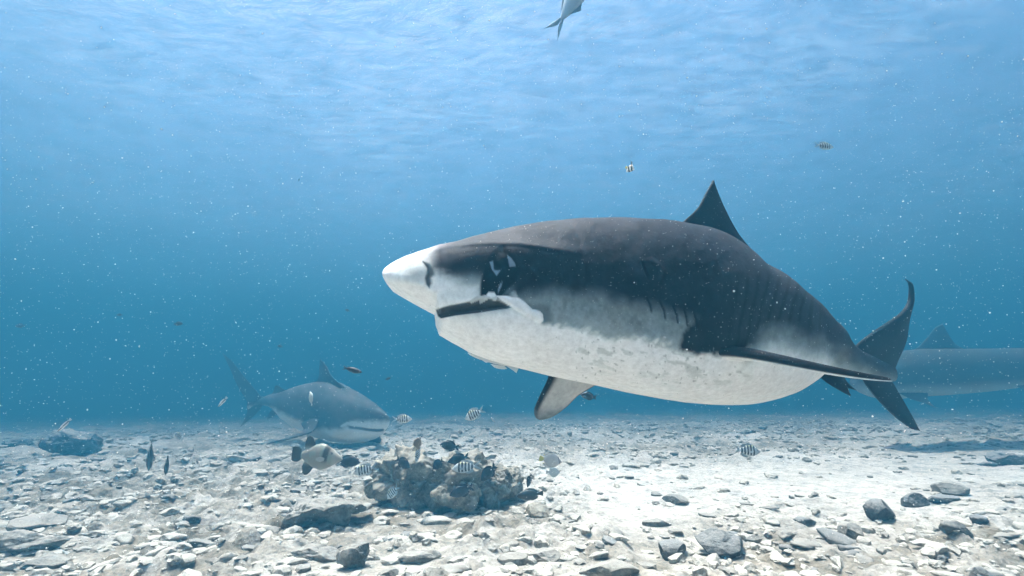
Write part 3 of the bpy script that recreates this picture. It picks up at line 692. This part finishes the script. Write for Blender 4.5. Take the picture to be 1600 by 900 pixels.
def loc_to(g, P):
    off = np.array(P[:]); g.V = [v - off for v in g.V]; return P
org = at(1000, 500, 2.6); loc_to(g, org)
o = link('tiger_shark', g.mesh('tiger_shark', [M_SHARK]), label='big tiger shark with dark back and white belly swimming left, closest to the viewer', cat='shark'); o.location = org

# ---- grey shark coming forward on the left
g = Geo()
T2 = [(609, 656), (607, 650), (603, 647), (597, 640), (585, 629), (570, 618), (555, 609), (540, 602), (524, 595), (505, 596), (490, 597), (470, 601), (455, 606), (440, 612), (425, 615), (412, 620), (400, 626), (388, 628)][::-1]
B2 = [(609, 658), (607, 663), (604, 668), (600, 674), (594, 681), (584, 687), (570, 691), (550, 693), (530, 692), (510, 689), (490, 683), (470, 675), (450, 664), (437, 650), (425, 641), (412, 636), (400, 636), (388, 640)][::-1]
Y2 = [(388, 8.5), (412, 8.4), (440, 8.1), (470, 7.8), (510, 7.45), (550, 7.15), (585, 6.95), (609, 6.85)]
W2 = [(388, 0.03), (400, 0.05), (412, 0.08), (440, 0.16), (470, 0.27), (510, 0.35), (545, 0.33), (565, 0.26), (585, 0.17), (597, 0.10), (605, 0.05), (608, 0.02), (609, 0.005)]
GB = np.array([0.062, 0.068, 0.076])
def left_col(u, v, side, up):
    uv = np.stack([u, v], -1)
    vb = interp([(380, 633), (412, 632), (430, 636), (445, 645), (470, 655), (490, 668), (530, 668), (545, 660), (556, 656), (575, 655), (609, 657)], u)
    a = lerp(GB * 1.25 * (1 + 0.55 * fbm(uv / 9., 4, 2))[..., None], WHITE * 0.9, sstep(-3, 8, v - vb + 2.5 * fbm(uv / 5., 3, 3)) * (0.75 + 0.25 * sstep(535, 560, u)))
    a = lerp(a, GB * 1.1, sstep(3.4, 1.0, line_d(u, v, [(545, 667.5), (560, 669), (575, 671.5), (588, 672.5), (598, 672)])))
    a = lerp(a, WHITE * 0.7, sstep(3, 1.0, line_d(u, v, [(534, 666), (543, 661), (556, 660)])) * (v < 668))
    a = lerp(a, GB * 0.3, sstep(2.0, 1.0, np.hypot(u - 541, v - 646)))
    a = lerp(a, GB * 0.6, sstep(2.0, 0.8, np.hypot(u - 567, v - 659)))
    for k in range(4): a = lerp(a, GB * 0.6, sstep(1.2, 0.4, line_d(u, v, [(508 + 5 * k, 648), (506 + 5 * k, 660)])) * 0.5)
    return np.clip(a, .003, .85)
def left_disp(u, v, side):
    return -0.03 * sstep(2.8, 0.5, line_d(u, v, [(540, 668), (560, 670), (575, 672), (592, 671)])) * sstep(.2, .6, side)
us2 = np.concatenate([np.linspace(388, 590, 160), np.linspace(590.5, 609, 50)])
Y2 = [(a, b * 1.6) for a, b in Y2]; W2 = [(a, b * 1.6) for a, b in W2]
shark_body(g, us2, T2, B2, Y2, W2, 150, left_col, near=-1, dispfn=left_disp, fit=(20, 10))
def Q3(L, k=1.6): return [at(u, v, y * k) for u, v, y in L]

fg = fincol(GB, GB); fg2 = fincol(GB * 0.8, WHITE * 0.6)
fin_into(g, Q3([(540, 606, 7.1), (524, 593, 7.2), (517, 585, 7.25), (510, 572, 7.35), (501, 561, 7.45)]), Q3([(482, 610, 7.6), (494, 597, 7.55), (498, 588, 7.5), (499, 575, 7.48), (500, 562, 7.45)]), 0.07, fg)
fin_into(g, Q3([(452, 612, 8.1), (442, 607, 8.2), (433, 602, 8.3), (430, 603, 8.33)]), Q3([(418, 622, 8.5), (424, 616, 8.45), (428, 610, 8.4), (429, 604, 8.34)]), 0.04, fg)
fin_into(g, Q3([(412, 624, 8.3), (398, 608, 8.35), (380, 586, 8.4), (362, 564, 8.45), (348, 552, 8.5)]), Q3([(390, 634, 8.5), (383, 622, 8.5), (371, 602, 8.5), (358, 573, 8.5), (348, 553, 8.5)]), 0.07, fg)
fin_into(g, Q3([(412, 632, 8.3), (402, 645, 8.4), (390, 657, 8.45), (375, 667, 8.5)]), Q3([(388, 625, 8.5), (387, 640, 8.5), (382, 655, 8.5), (375, 667.5, 8.5)]), 0.05, fg)
fin_into(g, Q3([(498, 655, 7.0), (490, 672, 6.85), (470, 680, 6.75), (445, 687, 6.7), (416, 694, 6.75)]), Q3([(470, 662, 7.2), (474, 672, 7.05), (462, 679, 6.9), (442, 686.5, 6.8), (416, 694.5, 6.75)]), 0.10, fincol(GB * .8, GB * .8))
fin_into(g, Q3([(440, 642, 8.0), (430, 650, 8.0), (418, 655, 8.1)]), Q3([(425, 640, 8.2), (420, 647, 8.2), (417, 655, 8.1)]), 0.03, fg)
fin_into(g, Q3([(590, 680, 7.3), (596, 686, 7.5), (594, 692, 7.6)]), Q3([(560, 684, 7.4), (572, 690, 7.6), (592, 692.5, 7.6)]), 0.04, fg)
org = at(500, 650, 12); loc_to(g, org)
o = link('grey_shark', g.mesh('grey_shark', [M_SHARK]), label='grey shark facing right with a tall tail, gliding low over the bottom behind the rock', cat='shark'); o.location = org

# ---- hazy shark on the right, half out of the picture
g = Geo()
T3 = [(1332, 597), (1336, 585), (1346, 572), (1358, 562), (1376, 554), (1400, 549), (1440, 545), (1505, 545), (1600, 544), (1680, 550), (1760, 562), (1830, 574), (1880, 580)]
B3 = [(1332, 599), (1336, 606), (1348, 614), (1366, 621), (1396, 624), (1430, 620), (1480, 617), (1540, 612), (1600, 604), (1680, 600), (1760, 598), (1830, 594), (1880, 592)]
Y3 = [(1296, 7.6), (1600, 7.6), (1880, 7.9)]
W3 = [(1332, 0.02), (1336, 0.12), (1350, 0.24), (1380, 0.36), (1480, 0.40), (1600, 0.33), (1700, 0.22), (1800, 0.1), (1880, 0.05)]
def right_col(u, v, side, up):
    uv = np.stack([u, v], -1)
    vb = interp([(1296, 600), (1400, 606), (1500, 604), (1600, 597), (1880, 590)], u)
    return np.clip(lerp(GB * 0.7 * (1 + 0.2 * fbm(uv / 9., 3, 2))[..., None], WHITE * 0.3, sstep(-9, 9, v - vb)), .003, .85)
Y3 = [(a, b * 1.4) for a, b in Y3]; W3 = [(a, b * 1.4) for a, b in W3]
shark_body(g, np.linspace(1332, 1880, 150), T3, B3, Y3, W3, 100, right_col)
fin_into(g, Q3([(1412, 556, 7.6), (1432, 544, 7.6), (1450, 526, 7.6), (1460, 513, 7.6), (1472, 506, 7.6)], 1.4), Q3([(1520, 556, 7.6), (1506, 545, 7.6), (1492, 536, 7.6), (1482, 522, 7.6), (1473, 506, 7.6)], 1.4), 0.08, fg)
fin_into(g, Q3([(1400, 612, 7.35), (1425, 624, 7.2), (1445, 630, 7.15), (1462, 637, 7.1)], 1.4), Q3([(1450, 612, 7.35), (1450, 622, 7.25), (1455, 630, 7.2), (1462, 637.5, 7.1)], 1.4), 0.05, fg)
fin_into(g, Q3([(1572, 596, 7.4), (1590, 604, 7.35), (1612, 616, 7.35)], 1.4), Q3([(1625, 590, 7.4), (1628, 602, 7.4), (1614, 616.5, 7.35)], 1.4), 0.04, fg)
fin_into(g, Q3([(1850, 582, 7.85), (1880, 560, 7.95), (1915, 520, 8.1)], 1.4), Q3([(1880, 592, 7.95), (1900, 560, 8.0), (1916, 521, 8.1)], 1.4), 0.05, fg)
fin_into(g, Q3([(1850, 590, 7.85), (1875, 610, 7.95), (1895, 630, 8.0)], 1.4), Q3([(1880, 584, 7.95), (1890, 606, 8.0), (1896, 630, 8.0)], 1.4), 0.04, fg)
org = at(1500, 580, 10.6); loc_to(g, org)
o = link('distant_shark', g.mesh('distant_shark', [M_SHARK]), label='faint hazy shark cut by the right edge, behind the tail of the big shark', cat='shark'); o.location = org

# ------------------------------------------------------------------ fish
def fish_mesh(name, top, bot, thick, colfn, tail, fins=(), eye=(0.40, 0.03, 0.022), nx=56, m=28, finc=None, bend=0.0):
    """unit-long fish, head towards +x from -0.5 to 0.5; tail and fins are lists of outline pairs in x,z"""
    g = Geo()
    x = 0.5 - 0.78 * (1 - np.cos(np.linspace(0, np.pi, nx))) / 2      # nose 0.5 .. tail root -0.28
    t = np.array(top); b = np.array(bot); w = np.array(thick)
    def ev(a):
        a = a[np.argsort(a[:, 0])]
        return smooth1(np.interp(x, a[:, 0], a[:, 1]), 5)
    zt, zb, wd = ev(t), ev(b), ev(w)
    th = np.linspace(0, 2 * np.pi, m, endpoint=False)
    zc, zh = (zt + zb) / 2, (zt - zb) / 2
    X = np.broadcast_to(x[:, None], (nx, m)); Z = zc[:, None] + zh[:, None] * np.sin(th); Y = wd[:, None] * np.cos(th)
    P = np.stack([X, Y, Z], -1)
    col = colfn(X, Z)
    ex, ez, er = eye
    d = np.hypot(X - ex, Z - ez)
    col = lerp(col, np.array([0.01, 0.01, 0.01]), sstep(er, er * 0.7, d))
    cap0 = np.broadcast_to(P[:1].mean(1, keepdims=True), P[:1].shape); cap1 = np.broadcast_to(P[-1:].mean(1, keepdims=True), P[-1:].shape)
    g.grid(np.concatenate([cap0, P, cap1]), np.concatenate([col[:1], col, col[-1:]]), wrap=True)
    def fc(Lr, Tr):
        Lr = resample([(a, 0, b_) for a, b_ in Lr], 16); Tr = resample([(a, 0, b_) for a, b_ in Tr], 16)
        def f(s, c, side):
            ii = np.clip((s * 15).round().astype(int), 0, 15)
            X_ = Lr[ii][..., 0] * (1 - c) + Tr[ii][..., 0] * c; Z_ = Lr[ii][..., 2] * (1 - c) + Tr[ii][..., 2] * c
            q = (finc or colfn)(X_, Z_)
            return q
        return f
    for L, T in list(tail) + list(fins):
        fin_into(g, [(a, 0, b_) for a, b_ in L], [(a, 0, b_) for a, b_ in T], 0.012, fc(L, T), 16, 8)
    # pectoral fins, slightly spread
    for s_ in (-1, 1):
        w0 = float(np.interp(0.2, x[::-1], wd[::-1]))
        fin_into(g, [(0.22, s_ * w0 * .9, 0.0), (0.15, s_ * (w0 + .03), 0.02), (0.08, s_ * (w0 + .06), 0.0)], [(0.21, s_ * w0 * .9, -0.05), (0.14, s_ * (w0 + .03), -0.07), (0.08, s_ * (w0 + .06), -0.04)], 0.008,
                 lambda s, c, sd: (finc or colfn)(0.15 + 0 * s, -0.02 + 0 * s), 10, 6)
    for V in g.V: V[:, 1] += bend * (0.3 - V[:, 0]) ** 2 * np.sign(0.3 - V[:, 0])
    return g.mesh(name, [M_FISH])

def flat(c): return lambda X, Z: np.broadcast_to(np.asarray(c, float), X.shape + (3,)).copy()
BLK = np.array([0.008, 0.011, 0.017])
def sergeant_col(X, Z):
    a = lerp(np.array([0.62, 0.68, 0.70]), np.array([0.62, 0.64, 0.16]), sstep(0.05, 0.2, Z) * sstep(-0.15, 0.0, X) * sstep(0.30, 0.2, X) * 0.5 * sstep(.05, .2, Z))
    a = lerp(a, np.array([0.20, 0.27, 0.30]), sstep(0.26, 0.36, X) * 0.5 * sstep(-0.05, 0.1, Z))
    for xc in (0.245, 0.135, 0.025, -0.085, -0.19):
        a = lerp(a, BLK * 2, sstep(0.036, 0.024, np.abs(X - xc - 0.25 * (0.0 - Z) * 0.3)) * sstep(-0.19, -0.13, Z))
    return a
def sergeant_fin(X, Z):
    return lerp(np.array([0.30, 0.38, 0.42]), np.array([0.45, 0.52, 0.56]), sstep(0.0, 0.3, X))
DEEP_T = [(-.28, .045), (-.2, .09), (-.05, .19), (.1, .245), (.22, .235), (.34, .165), (.44, .075), (.49, .02), (.5, .0)]
DEEP_B = [(-.28, -.04), (-.2, -.085), (-.05, -.18), (.1, -.22), (.22, -.205), (.34, -.145), (.44, -.07), (.49, -.02), (.5, -.005)]
DEEP_W = [(-.28, .012), (-.1, .055), (.15, .085), (.35, .07), (.47, .03), (.5, .008)]
FORK = [([(-.26, .035), (-.36, .12), (-.50, .19)], [(-.27, -.01), (-.38, .03), (-.50, .185)]), ([(-.26, -.035), (-.36, -.12), (-.50, -.18)], [(-.27, .01), (-.38, -.03), (-.50, -.175)])]
DORS = [([(.2, .20), (.16, .28), (.02, .30), (-.12, .26), (-.24, .19)], [(-.2, .07), (-.2, .09), (-.2, .10), (-.22, .11), (-.25, .17)])]
ANAL = [([(.05, -.19), (.0, -.26), (-.12, -.25), (-.24, -.18)], [(-.2, -.06), (-.2, -.09), (-.21, -.10), (-.25, -.16)])]
ME = {}
ME['sergeant'] = fish_mesh('sergeant_fish', DEEP_T, DEEP_B, DEEP_W, sergeant_col, FORK, DORS + ANAL, finc=sergeant_fin, eye=(.39, .05, .022))
def surgeon_col(X, Z): return lerp(BLK * 1.1, BLK * 2.2, sstep(-0.2, 0.3, vnoise(np.stack([X * 9, Z * 9], -1))))
ME['surgeon'] = fish_mesh('surgeonfish', [(a, b * 1.05) for a, b in DEEP_T], [(a, b * 1.08) for a, b in DEEP_B], DEEP_W, surgeon_col,
    [([(-.26, .03), (-.34, .12), (-.47, .20)], [(-.27, -.01), (-.39, .02), (-.46, .19)]), ([(-.26, -.03), (-.34, -.12), (-.47, -.19)], [(-.27, .01), (-.39, -.02), (-.46, -.18)])],
    [([(.3, .18), (.16, .29), (.0, .31), (-.14, .26), (-.27, .13)], [(-.2, .05), (-.2, .06), (-.22, .07), (-.24, .08), (-.27, .11)]),
     ([(.1, -.19), (.0, -.29), (-.14, -.26), (-.27, -.13)], [(-.2, -.05), (-.2, -.06), (-.23, -.08), (-.27, -.11)])], eye=(.38, .06, .015))
def butter_col(X, Z):
    a = flat([0.20, 0.13, 0.065])(X, Z); a = lerp(a, [0.5, 0.48, 0.42], sstep(.30, .34, X)); a = lerp(a, BLK, sstep(.05, .03, np.abs(X - .40)))
    return lerp(a, [0.5, 0.45, 0.3], sstep(-.2, -.26, X))
DISC_T = [(-.28, .06), (-.22, .16), (-.1, .30), (.06, .36), (.2, .32), (.34, .19), (.43, .07), (.5, .01)]
DISC_B = [(a, -b * .95) for a, b in DISC_T]
FAN = [([(-.26, .05), (-.36, .11), (-.46, .13)], [(-.26, -.05), (-.36, -.11), (-.46, -.13)])]
ME['butterfly'] = fish_mesh('butterflyfish', DISC_T, DISC_B, DEEP_W, butter_col, FAN, [([(.15, .33), (.0, .40), (-.2, .33), (-.3, .2)], [(-.1, .2), (-.15, .2), (-.24, .16), (-.3, .18)]), ([(.05, -.33), (-.1, -.36), (-.25, -.28), (-.3, -.18)], [(-.1, -.2), (-.15, -.2), (-.24, -.16), (-.3, -.16)])], eye=(.40, .05, .02))
def palebf_col(X, Z):
    a = flat([0.55, 0.54, 0.52])(X, Z); a = lerp(a, BLK * 4, sstep(.025, .012, np.abs(X - .36 + Z * .3)) * .8)
    a = lerp(a, [0.10, 0.09, 0.09], sstep(.27, .31, Z - .2 * np.abs(X)) * .8); return lerp(a, [0.55, 0.5, 0.08], sstep(-.24, -.3, X))
ME['palebf'] = fish_mesh('butterflyfish', DISC_T, DISC_B, DEEP_W, palebf_col, FAN, [([(.15, .33), (.0, .40), (-.2, .33), (-.3, .2)], [(-.1, .2), (-.15, .2), (-.24, .16), (-.3, .18)]), ([(.05, -.33), (-.1, -.36), (-.25, -.28), (-.3, -.18)], [(-.1, -.2), (-.15, -.2), (-.24, -.16), (-.3, -.16)])], eye=(.40, .05, .02))
ME['ghost'] = fish_mesh('butterflyfish', DISC_T, DISC_B, DEEP_W, flat([0.52, 0.58, 0.58]), FAN, [([(.15, .33), (.0, .38), (-.2, .31), (-.3, .2)], [(-.1, .2), (-.15, .2), (-.24, .16), (-.3, .18)])], eye=(.40, .05, .02))
def trigger_col(X, Z):
    a = flat([0.27, 0.25, 0.215])(X, Z); a = lerp(a, [0.22, 0.31, 0.27], sstep(.1, .3, vnoise(np.stack([X * 14, Z * 14], -1))) * .5)
    a = lerp(a, [0.045, 0.042, 0.035], sstep(.065, .035, np.abs(X - .21 - Z * .1)) * sstep(-.12, -.02, Z))
    a = lerp(a, [0.38, 0.36, 0.32], sstep(.30, .36, X) * .7)
    a = lerp(a, [0.06, 0.055, 0.045], sstep(.30, .33, np.abs(Z) + .12 * sstep(0, -.2, X)) * sstep(.3, .1, X))
    return lerp(a, [0.07, 0.06, 0.05], sstep(-.31, -.34, X))
def trig_fin(X, Z): return lerp(flat([0.05, 0.045, 0.04])(X, Z), [0.35, 0.33, 0.3], sstep(-.30, -.25, X) * sstep(.2, .1, np.abs(Z)))
ME['trigger'] = fish_mesh('triggerfish', [(-.28, .055), (-.2, .1), (-.05, .2), (.1, .25), (.22, .22), (.36, .12), (.46, .045), (.5, .015)], [(-.28, -.055), (-.2, -.1), (-.05, -.2), (.1, -.24), (.22, -.2), (.36, -.12), (.46, -.05), (.5, -.02)],
    [(-.28, .025), (-.1, .07), (.15, .11), (.35, .08), (.47, .035), (.5, .015)], trigger_col,
    [([(-.25, .05), (-.33, .13), (-.42, .15), (-.47, .12)], [(-.25, -.05), (-.33, -.12), (-.42, -.13), (-.47, -.10)])],
    [([(-.02, .18), (-.1, .33), (-.18, .36), (-.2, .34)], [(-.22, .09), (-.22, .12), (-.24, .2), (-.22, .33)]), ([(-.02, -.19), (-.1, -.32), (-.18, -.35), (-.2, -.33)], [(-.22, -.09), (-.22, -.12), (-.24, -.2), (-.22, -.32)])], finc=trig_fin, eye=(.32, .09, .018))
def slim(h, t=.07): return [(-.28, .03), (-.1, h * .8), (.1, h), (.3, h * .8), (.44, h * .4), (.5, .008)], [(-.28, -.03), (-.1, -h * .8), (.1, -h), (.3, -h * .75), (.44, -h * .35), (.5, -.008)], [(-.28, .012), (.1, t), (.35, t * .8), (.5, .006)]
def wrasse_col(X, Z): return lerp(lerp(flat([0.55, 0.58, 0.60])(X, Z), [0.02, 0.02, 0.03], sstep(.038, .022, np.abs(Z))), [0.6, 0.6, 0.58], sstep(-.26, -.32, X) * .6)
SF = [([(-.26, .03), (-.36, .07), (-.47, .10)], [(-.26, -.03), (-.37, -.06), (-.45, -.09)])]
a_, b_, c_ = slim(.085, .06)
LOWF = [([(.25, .07), (.1, .12), (-.1, .12), (-.26, .08)], [(-.2, .03), (-.22, .04), (-.24, .05), (-.27, .07)]), ([(.05, -.07), (-.05, -.11), (-.18, -.10), (-.26, -.07)], [(-.2, -.03), (-.22, -.04), (-.24, -.05), (-.27, -.06)])]
ME['wrasse'] = fish_mesh('wrasse', a_, b_, c_, wrasse_col, SF, LOWF, finc=flat([.4, .43, .45]), eye=(.42, .01, .012))
a_, b_, c_ = slim(.13, .08)
ME['slimdark'] = fish_mesh('dark_wrasse', a_, b_, c_, lambda X, Z: lerp(flat([.018, .023, .034])(X, Z), [.25, .25, .24], sstep(.03, .0, np.abs(X - .37))*.4), [([(-.26, .03), (-.36, .08), (-.48, .12)], [(-.27, 0), (-.38, .01), (-.46, .11)]), ([(-.26, -.03), (-.36, -.08), (-.46, -.1)], [(-.27, 0), (-.38, -.01), (-.45, -.09)])], [(LOWF[0][0], LOWF[0][1])], eye=(.40, .03, .014))
a_, b_, c_ = slim(.19, .09)
ME['parrot'] = fish_mesh('dark_reef_fish', a_, b_, c_, flat([.05, .05, .045]), SF, [([(.3, .13), (.1, .22), (-.1, .21), (-.27, .12)], [(-.2, .04), (-.22, .05), (-.24, .07), (-.28, .1)]), ([(.05, -.17), (-.05, -.2), (-.18, -.17), (-.27, -.1)], [(-.2, -.04), (-.22, -.05), (-.24, -.07), (-.28, -.09)])], eye=(.4, .04, .014))
def silver_col(X, Z): return lerp(flat([.30, .38, .46])(X, Z), [.62, .68, .72], sstep(.06, .12, Z))
a_, b_, c_ = slim(.16, .075)
ME['silver'] = fish_mesh('silver_fish', a_, [(-.28, -.03), (-.12, -.13), (-.08, -.155), (.1, -.17), (.3, -.14), (.44, -.07), (.5, -.008)], c_, silver_col,
    [([(-.26, .03), (-.36, .12), (-.47, .2)], [(-.27, 0), (-.37, .03), (-.45, .19)]), ([(-.26, -.03), (-.38, -.08), (-.5, -.13)], [(-.27, 0), (-.38, -.02), (-.49, -.12)])],
    [([(.15, .14), (.05, .2), (-.1, .17), (-.2, .1)], [(-.1, .1), (-.12, .11), (-.16, .09), (-.21, .09)]), ([(-.02, -.15), (-.1, -.21), (-.12, -.2), (-.2, -.08)], [(-.2, -.05), (-.2, -.06), (-.2, -.06), (-.21, -.07)])], finc=flat([.10, .17, .23]), eye=(.40, .04, .018))
def banner_col(X, Z):
    q = X * .8 + Z * .6
    a = flat([.75, .76, .74])(X, Z); a = lerp(a, BLK, sstep(.08, .06, np.abs(q - .20))); a = lerp(a, BLK, sstep(.09, .07, np.abs(q + .08)))
    return lerp(a, [.6, .5, .12], sstep(-.24, -.28, X))
ME['banner'] = fish_mesh('bannerfish', DISC_T, DISC_B, [(a, b * 1.4) for a, b in DEEP_W], banner_col, FAN, [([(.12, .33), (.02, .5), (-.12, .62), (-.25, .7)], [(-.05, .25), (-.08, .42), (-.17, .58), (-.26, .69)]), ([(.0, -.33), (-.1, -.42), (-.2, -.36), (-.28, -.2)], [(-.1, -.2), (-.15, -.2), (-.24, -.16), (-.3, -.18)])], eye=(.4, .05, .02))
def remora_col(X, Z): return lerp([.62, .64, .62], [.10, .11, .11], sstep(-.01, .03, Z) + 0 * X)

def fish(kind, name, u, v, Y, lpx, yaw, pitch=0, roll=0, label='', cat='fish', group=None, hs=1.0):
    o = bpy.data.objects.new(name, ME[kind]); C.objects.link(o)
    if Y > 3.5 and v > 600: Y *= 1.18                      # those over the bottom keep to the rocks they hover round
    L = lpx / F * Y * 1.02
    o.rotation_euler = (Matrix.Rotation(R(yaw), 4, 'Z') @ Matrix.Rotation(R(-pitch), 4, 'Y') @ Matrix.Rotation(R(roll), 4, 'X')).to_euler()
    o.scale = (L, L, L * hs); o.location = at(u, v, Y)
    return tag(o, label, cat, group)

SG = 'striped sergeant fish'; SU = 'black surgeonfish around the outcrop'; TD = 'tiny dark fish far off in the blue'
fish('silver', 'silver_fish', 899, -6, 2.6, 150, -43, 44, 0, 'silvery blue fish cut by the top edge, heading up to the surface')
fish('banner', 'bannerfish', 984, 263, 1.6, 18, -40, -30, 0, 'small black and white banded fish above the back of the big shark')
fish('sergeant', 'sergeant_fish', 1287, 228, 3.4, 36, 10, -4, 0, 'pale striped fish high in the open water at the upper right', group=SG, hs=.75)
fish('slimdark', 'dark_wrasse', 550, 578, 3.0, 32, 0, -14, 0, 'slender dark fish just above the snout of the grey shark')
fish('wrasse', 'wrasse', 348, 628, 3.0, 19, 200, -52, 0, 'small fish with one black stripe beside the tail of the grey shark', hs=1.2)
fish('wrasse', 'wrasse', 101, 664, 3.0, 24, 200, -52, 0, 'small fish with one black stripe above the far dark block on the left')
fish('parrot', 'dark_reef_fish', 235, 709, 5.2, 50, 115, -82, 0, 'larger of the two dark fish nosing down into the rubble on the left')
fish('parrot', 'dark_reef_fish', 261, 723, 5.2, 36, 118, -84, 0, 'smaller of the two dark fish nosing down into the rubble on the left')
fish('sergeant', 'sergeant_fish', 279, 681, 5.6, 17, 175, 25, 0, 'tiny striped fish above the two dark fish nosing down', group=SG)
fish('ghost', 'pale_fish', 486, 623, 4.2, 24, 130, 62, 0, 'small white fish in front of the flank of the grey shark', hs=.85)
fish('sergeant', 'sergeant_fish', 628, 655, 4.0, 30, 5, 0, 0, 'striped fish right in front of the snout of the grey shark', group=SG, hs=.85)
fish('sergeant', 'sergeant_fish', 742, 647, 4.0, 33, 172, -28, 0, 'striped fish tilted nose down between the grey shark and the fin of the big shark', group=SG)
fish('wrasse', 'slender_fish', 770, 656, 4.0, 13, 60, -35, 0, 'tiny dark sliver of a fish right of the tilted striped fish')
fish('surgeon', 'dark_reef_fish', 920, 619, 3.6, 26, 170, 10, 0, 'dark oval fish behind the lowered fin of the big shark', hs=.8)
fish('trigger', 'triggerfish', 494, 713, 3.9, 82, -8, -4, 0, 'chunky pale fish with dark fins and dark band, left of the outcrop', hs=.95)
fish('surgeon', 'dark_reef_fish', 543, 721, 4.3, 38, 0, -5, 0, 'dark brown oval fish just right of the chunky pale fish', hs=.8)
fish('sergeant', 'sergeant_fish', 571, 734, 4.3, 36, 188, -15, 0, 'striped fish over the sand left of the outcrop', group=SG, hs=.9)
fish('butterfly', 'butterflyfish', 652, 694, 4.6, 24, 60, 55, 0, 'round brown fish hovering above the top of the outcrop')
fish('sergeant', 'sergeant_fish', 653, 710, 4.7, 24, 250, -60, 0, 'striped fish directly below the round brown fish', group=SG)
fish('surgeon', 'surgeonfish', 703, 697, 4.6, 31, 172, 8, 0, 'black fish above the outcrop, topmost of the black ones', group=SU, hs=.85)
fish('surgeon', 'surgeonfish', 717, 717, 4.6, 34, 186, -15, 0, 'black fish just above the striped fish over the outcrop', group=SU, hs=.8)
fish('surgeon', 'surgeonfish', 685, 725, 4.5, 22, 215, -35, 0, 'small black fish on the crest of the outcrop, middle one of the black ones', group=SU, hs=1.15)
fish('surgeon', 'surgeonfish', 629, 723, 4.5, 28, -20, -28, 0, 'black fish facing right, leftmost black one over the outcrop', group=SU)
fish('sergeant', 'sergeant_fish', 729, 730, 4.4, 44, 175, -8, 0, 'largest striped fish, right over the crest of the outcrop', group=SG, hs=.8)
fish('surgeon', 'surgeonfish', 764, 738, 4.5, 32, 205, -42, 0, 'black fish nosing down at the upright boulder', group=SU)
fish('surgeon', 'surgeonfish', 722, 767, 4.3, 38, 190, -18, 0, 'biggest black fish, in front of the small white-topped boulder', group=SU, hs=.85)
fish('sergeant', 'sergeant_fish', 614, 769, 4.4, 27, 160, -48, 0, 'small bluish striped fish in front of the left boulder of the outcrop', group=SG)
fish('surgeon', 'surgeonfish', 827, 750, 4.6, 21, 235, -62, 0, 'small black fish upright at the right end of the outcrop', group=SU, hs=1.1)
fish('parrot', 'dark_reef_fish', 829, 773, 4.5, 40, 180, -6, 0, 'long low dark fish on the sand at the right foot of the outcrop')
fish('palebf', 'butterflyfish', 860, 719, 4.7, 36, 5, -10, 0, 'pale round fish with a dark-edged back right of the outcrop', hs=.85)
fish('ghost', 'pale_fish', 864, 738, 4.9, 24, 20, -5, 0, 'faint greyish fish just below the pale round fish', hs=.85)
fish('sergeant', 'sergeant_fish', 1167, 704, 4.4, 38, -4, -6, 0, 'striped fish with yellow patches alone over the sand on the right', group=SG, hs=.95)
fish('slimdark', 'dark_wrasse', 430, 783, 4.3, 18, 10, 8, 0, 'tiny dark fish low over the sand above the long furrowed slab')
for u_, v_, Y_, l_, y_, p_, t_ in ((278, 506, 6.0, 15, 0, 0, 'tiny dark fish in the open blue above the tail of the grey shark'), (32, 509, 6.5, 16, 180, 0, 'tiny dark fish in the open blue at the left edge'),
        (438, 541, 6.5, 10, 170, 10, 'tiny dark fish left above the dorsal fin of the grey shark'), (606, 592, 5.5, 9, 30, 20, 'tiny dark fish right above the head of the grey shark'),
        (467, 281, 5.0, 7, 90, 60, 'tiny dark fish highest up in the blue on the left'), (543, 485, 5.5, 9, 180, 15, 'tiny dark fish left of the jaw of the big shark'),
        (187, 492, 7.0, 10, 180, 0, 'tiny faint dark fish in the blue between the two left ones')):
    fish('surgeon', 'small_fish', u_, v_, Y_, l_, y_, p_, 0, t_, group=TD, hs=.8)

# remora under the chin of the big shark
ME['remora'] = fish_mesh('remora', [(-.28, .02), (0, .05), (.3, .055), (.46, .035), (.5, .005)], [(-.28, -.02), (0, -.05), (.3, -.05), (.46, -.025), (.5, -.005)], [(-.28, .015), (.1, .05), (.4, .045), (.5, .01)],
    lambda X, Z: lerp(np.array([.60, .62, .61]), np.array([.06, .065, .07]), sstep(-.01, .03, Z)), SF, LOWF, eye=(.42, .01, .01))
fish('remora', 'remora', 772, 564, 2.42, 84, 180, 17, 0, 'slender grey fish clinging to the underside of the big shark', cat='fish')

# specks drifting in the water
rng = np.random.default_rng(12)
n = 20000; V, T = ICO[1]
Yp = 0.6 + 5.5 * rng.random(n) ** 1.7; Pp = np.stack([rng.uniform(-1.1, 1.1, n) * (Yp + .3), Yp, rng.uniform(-0.35, 0.95, n) * Yp], 1)
Pp = Pp[(Pp[:, 2] > -1.1) & (rng.random(n) < 0.12 + 2.4 * np.maximum(fbm(Pp * 1.1, 3, 71), 0))]; n1 = len(Pp); n2 = 14000; Yq = rng.uniform(0.7, 1.75, n2)
Pp = np.concatenate([Pp, np.stack([rng.uniform(-1.1, 1.1, n2) * (Yq + .2), Yq, rng.uniform(-0.3, 0.7, n2) * Yq], 1)]); n = len(Pp)
sz = (0.00033 + 0.0010 * rng.random(n) ** 7) * (0.5 + 0.35 * Pp[:, 1]); sz[n1:] = 0.00026 + 0.00042 * rng.random(n2) ** 3
S = V[None] * sz[:, None, None] * rng.uniform(0.6, 1.8, (n, 1, 3)) + Pp[:, None]
mm, nn_, ll_, bb_ = newmat('speck'); bb_.inputs['Base Color'].default_value = (0.48, 0.50, 0.50, 1); bb_.inputs['Roughness'].default_value = 0.9
Tt = (T[None] + (np.arange(n) * len(V))[:, None, None]).reshape(-1, 3)
link('drifting_specks', tri_mesh('drifting_specks', S.reshape(-1, 3), Tt, mm), label='countless tiny pale specks drifting in the water', kind='stuff')
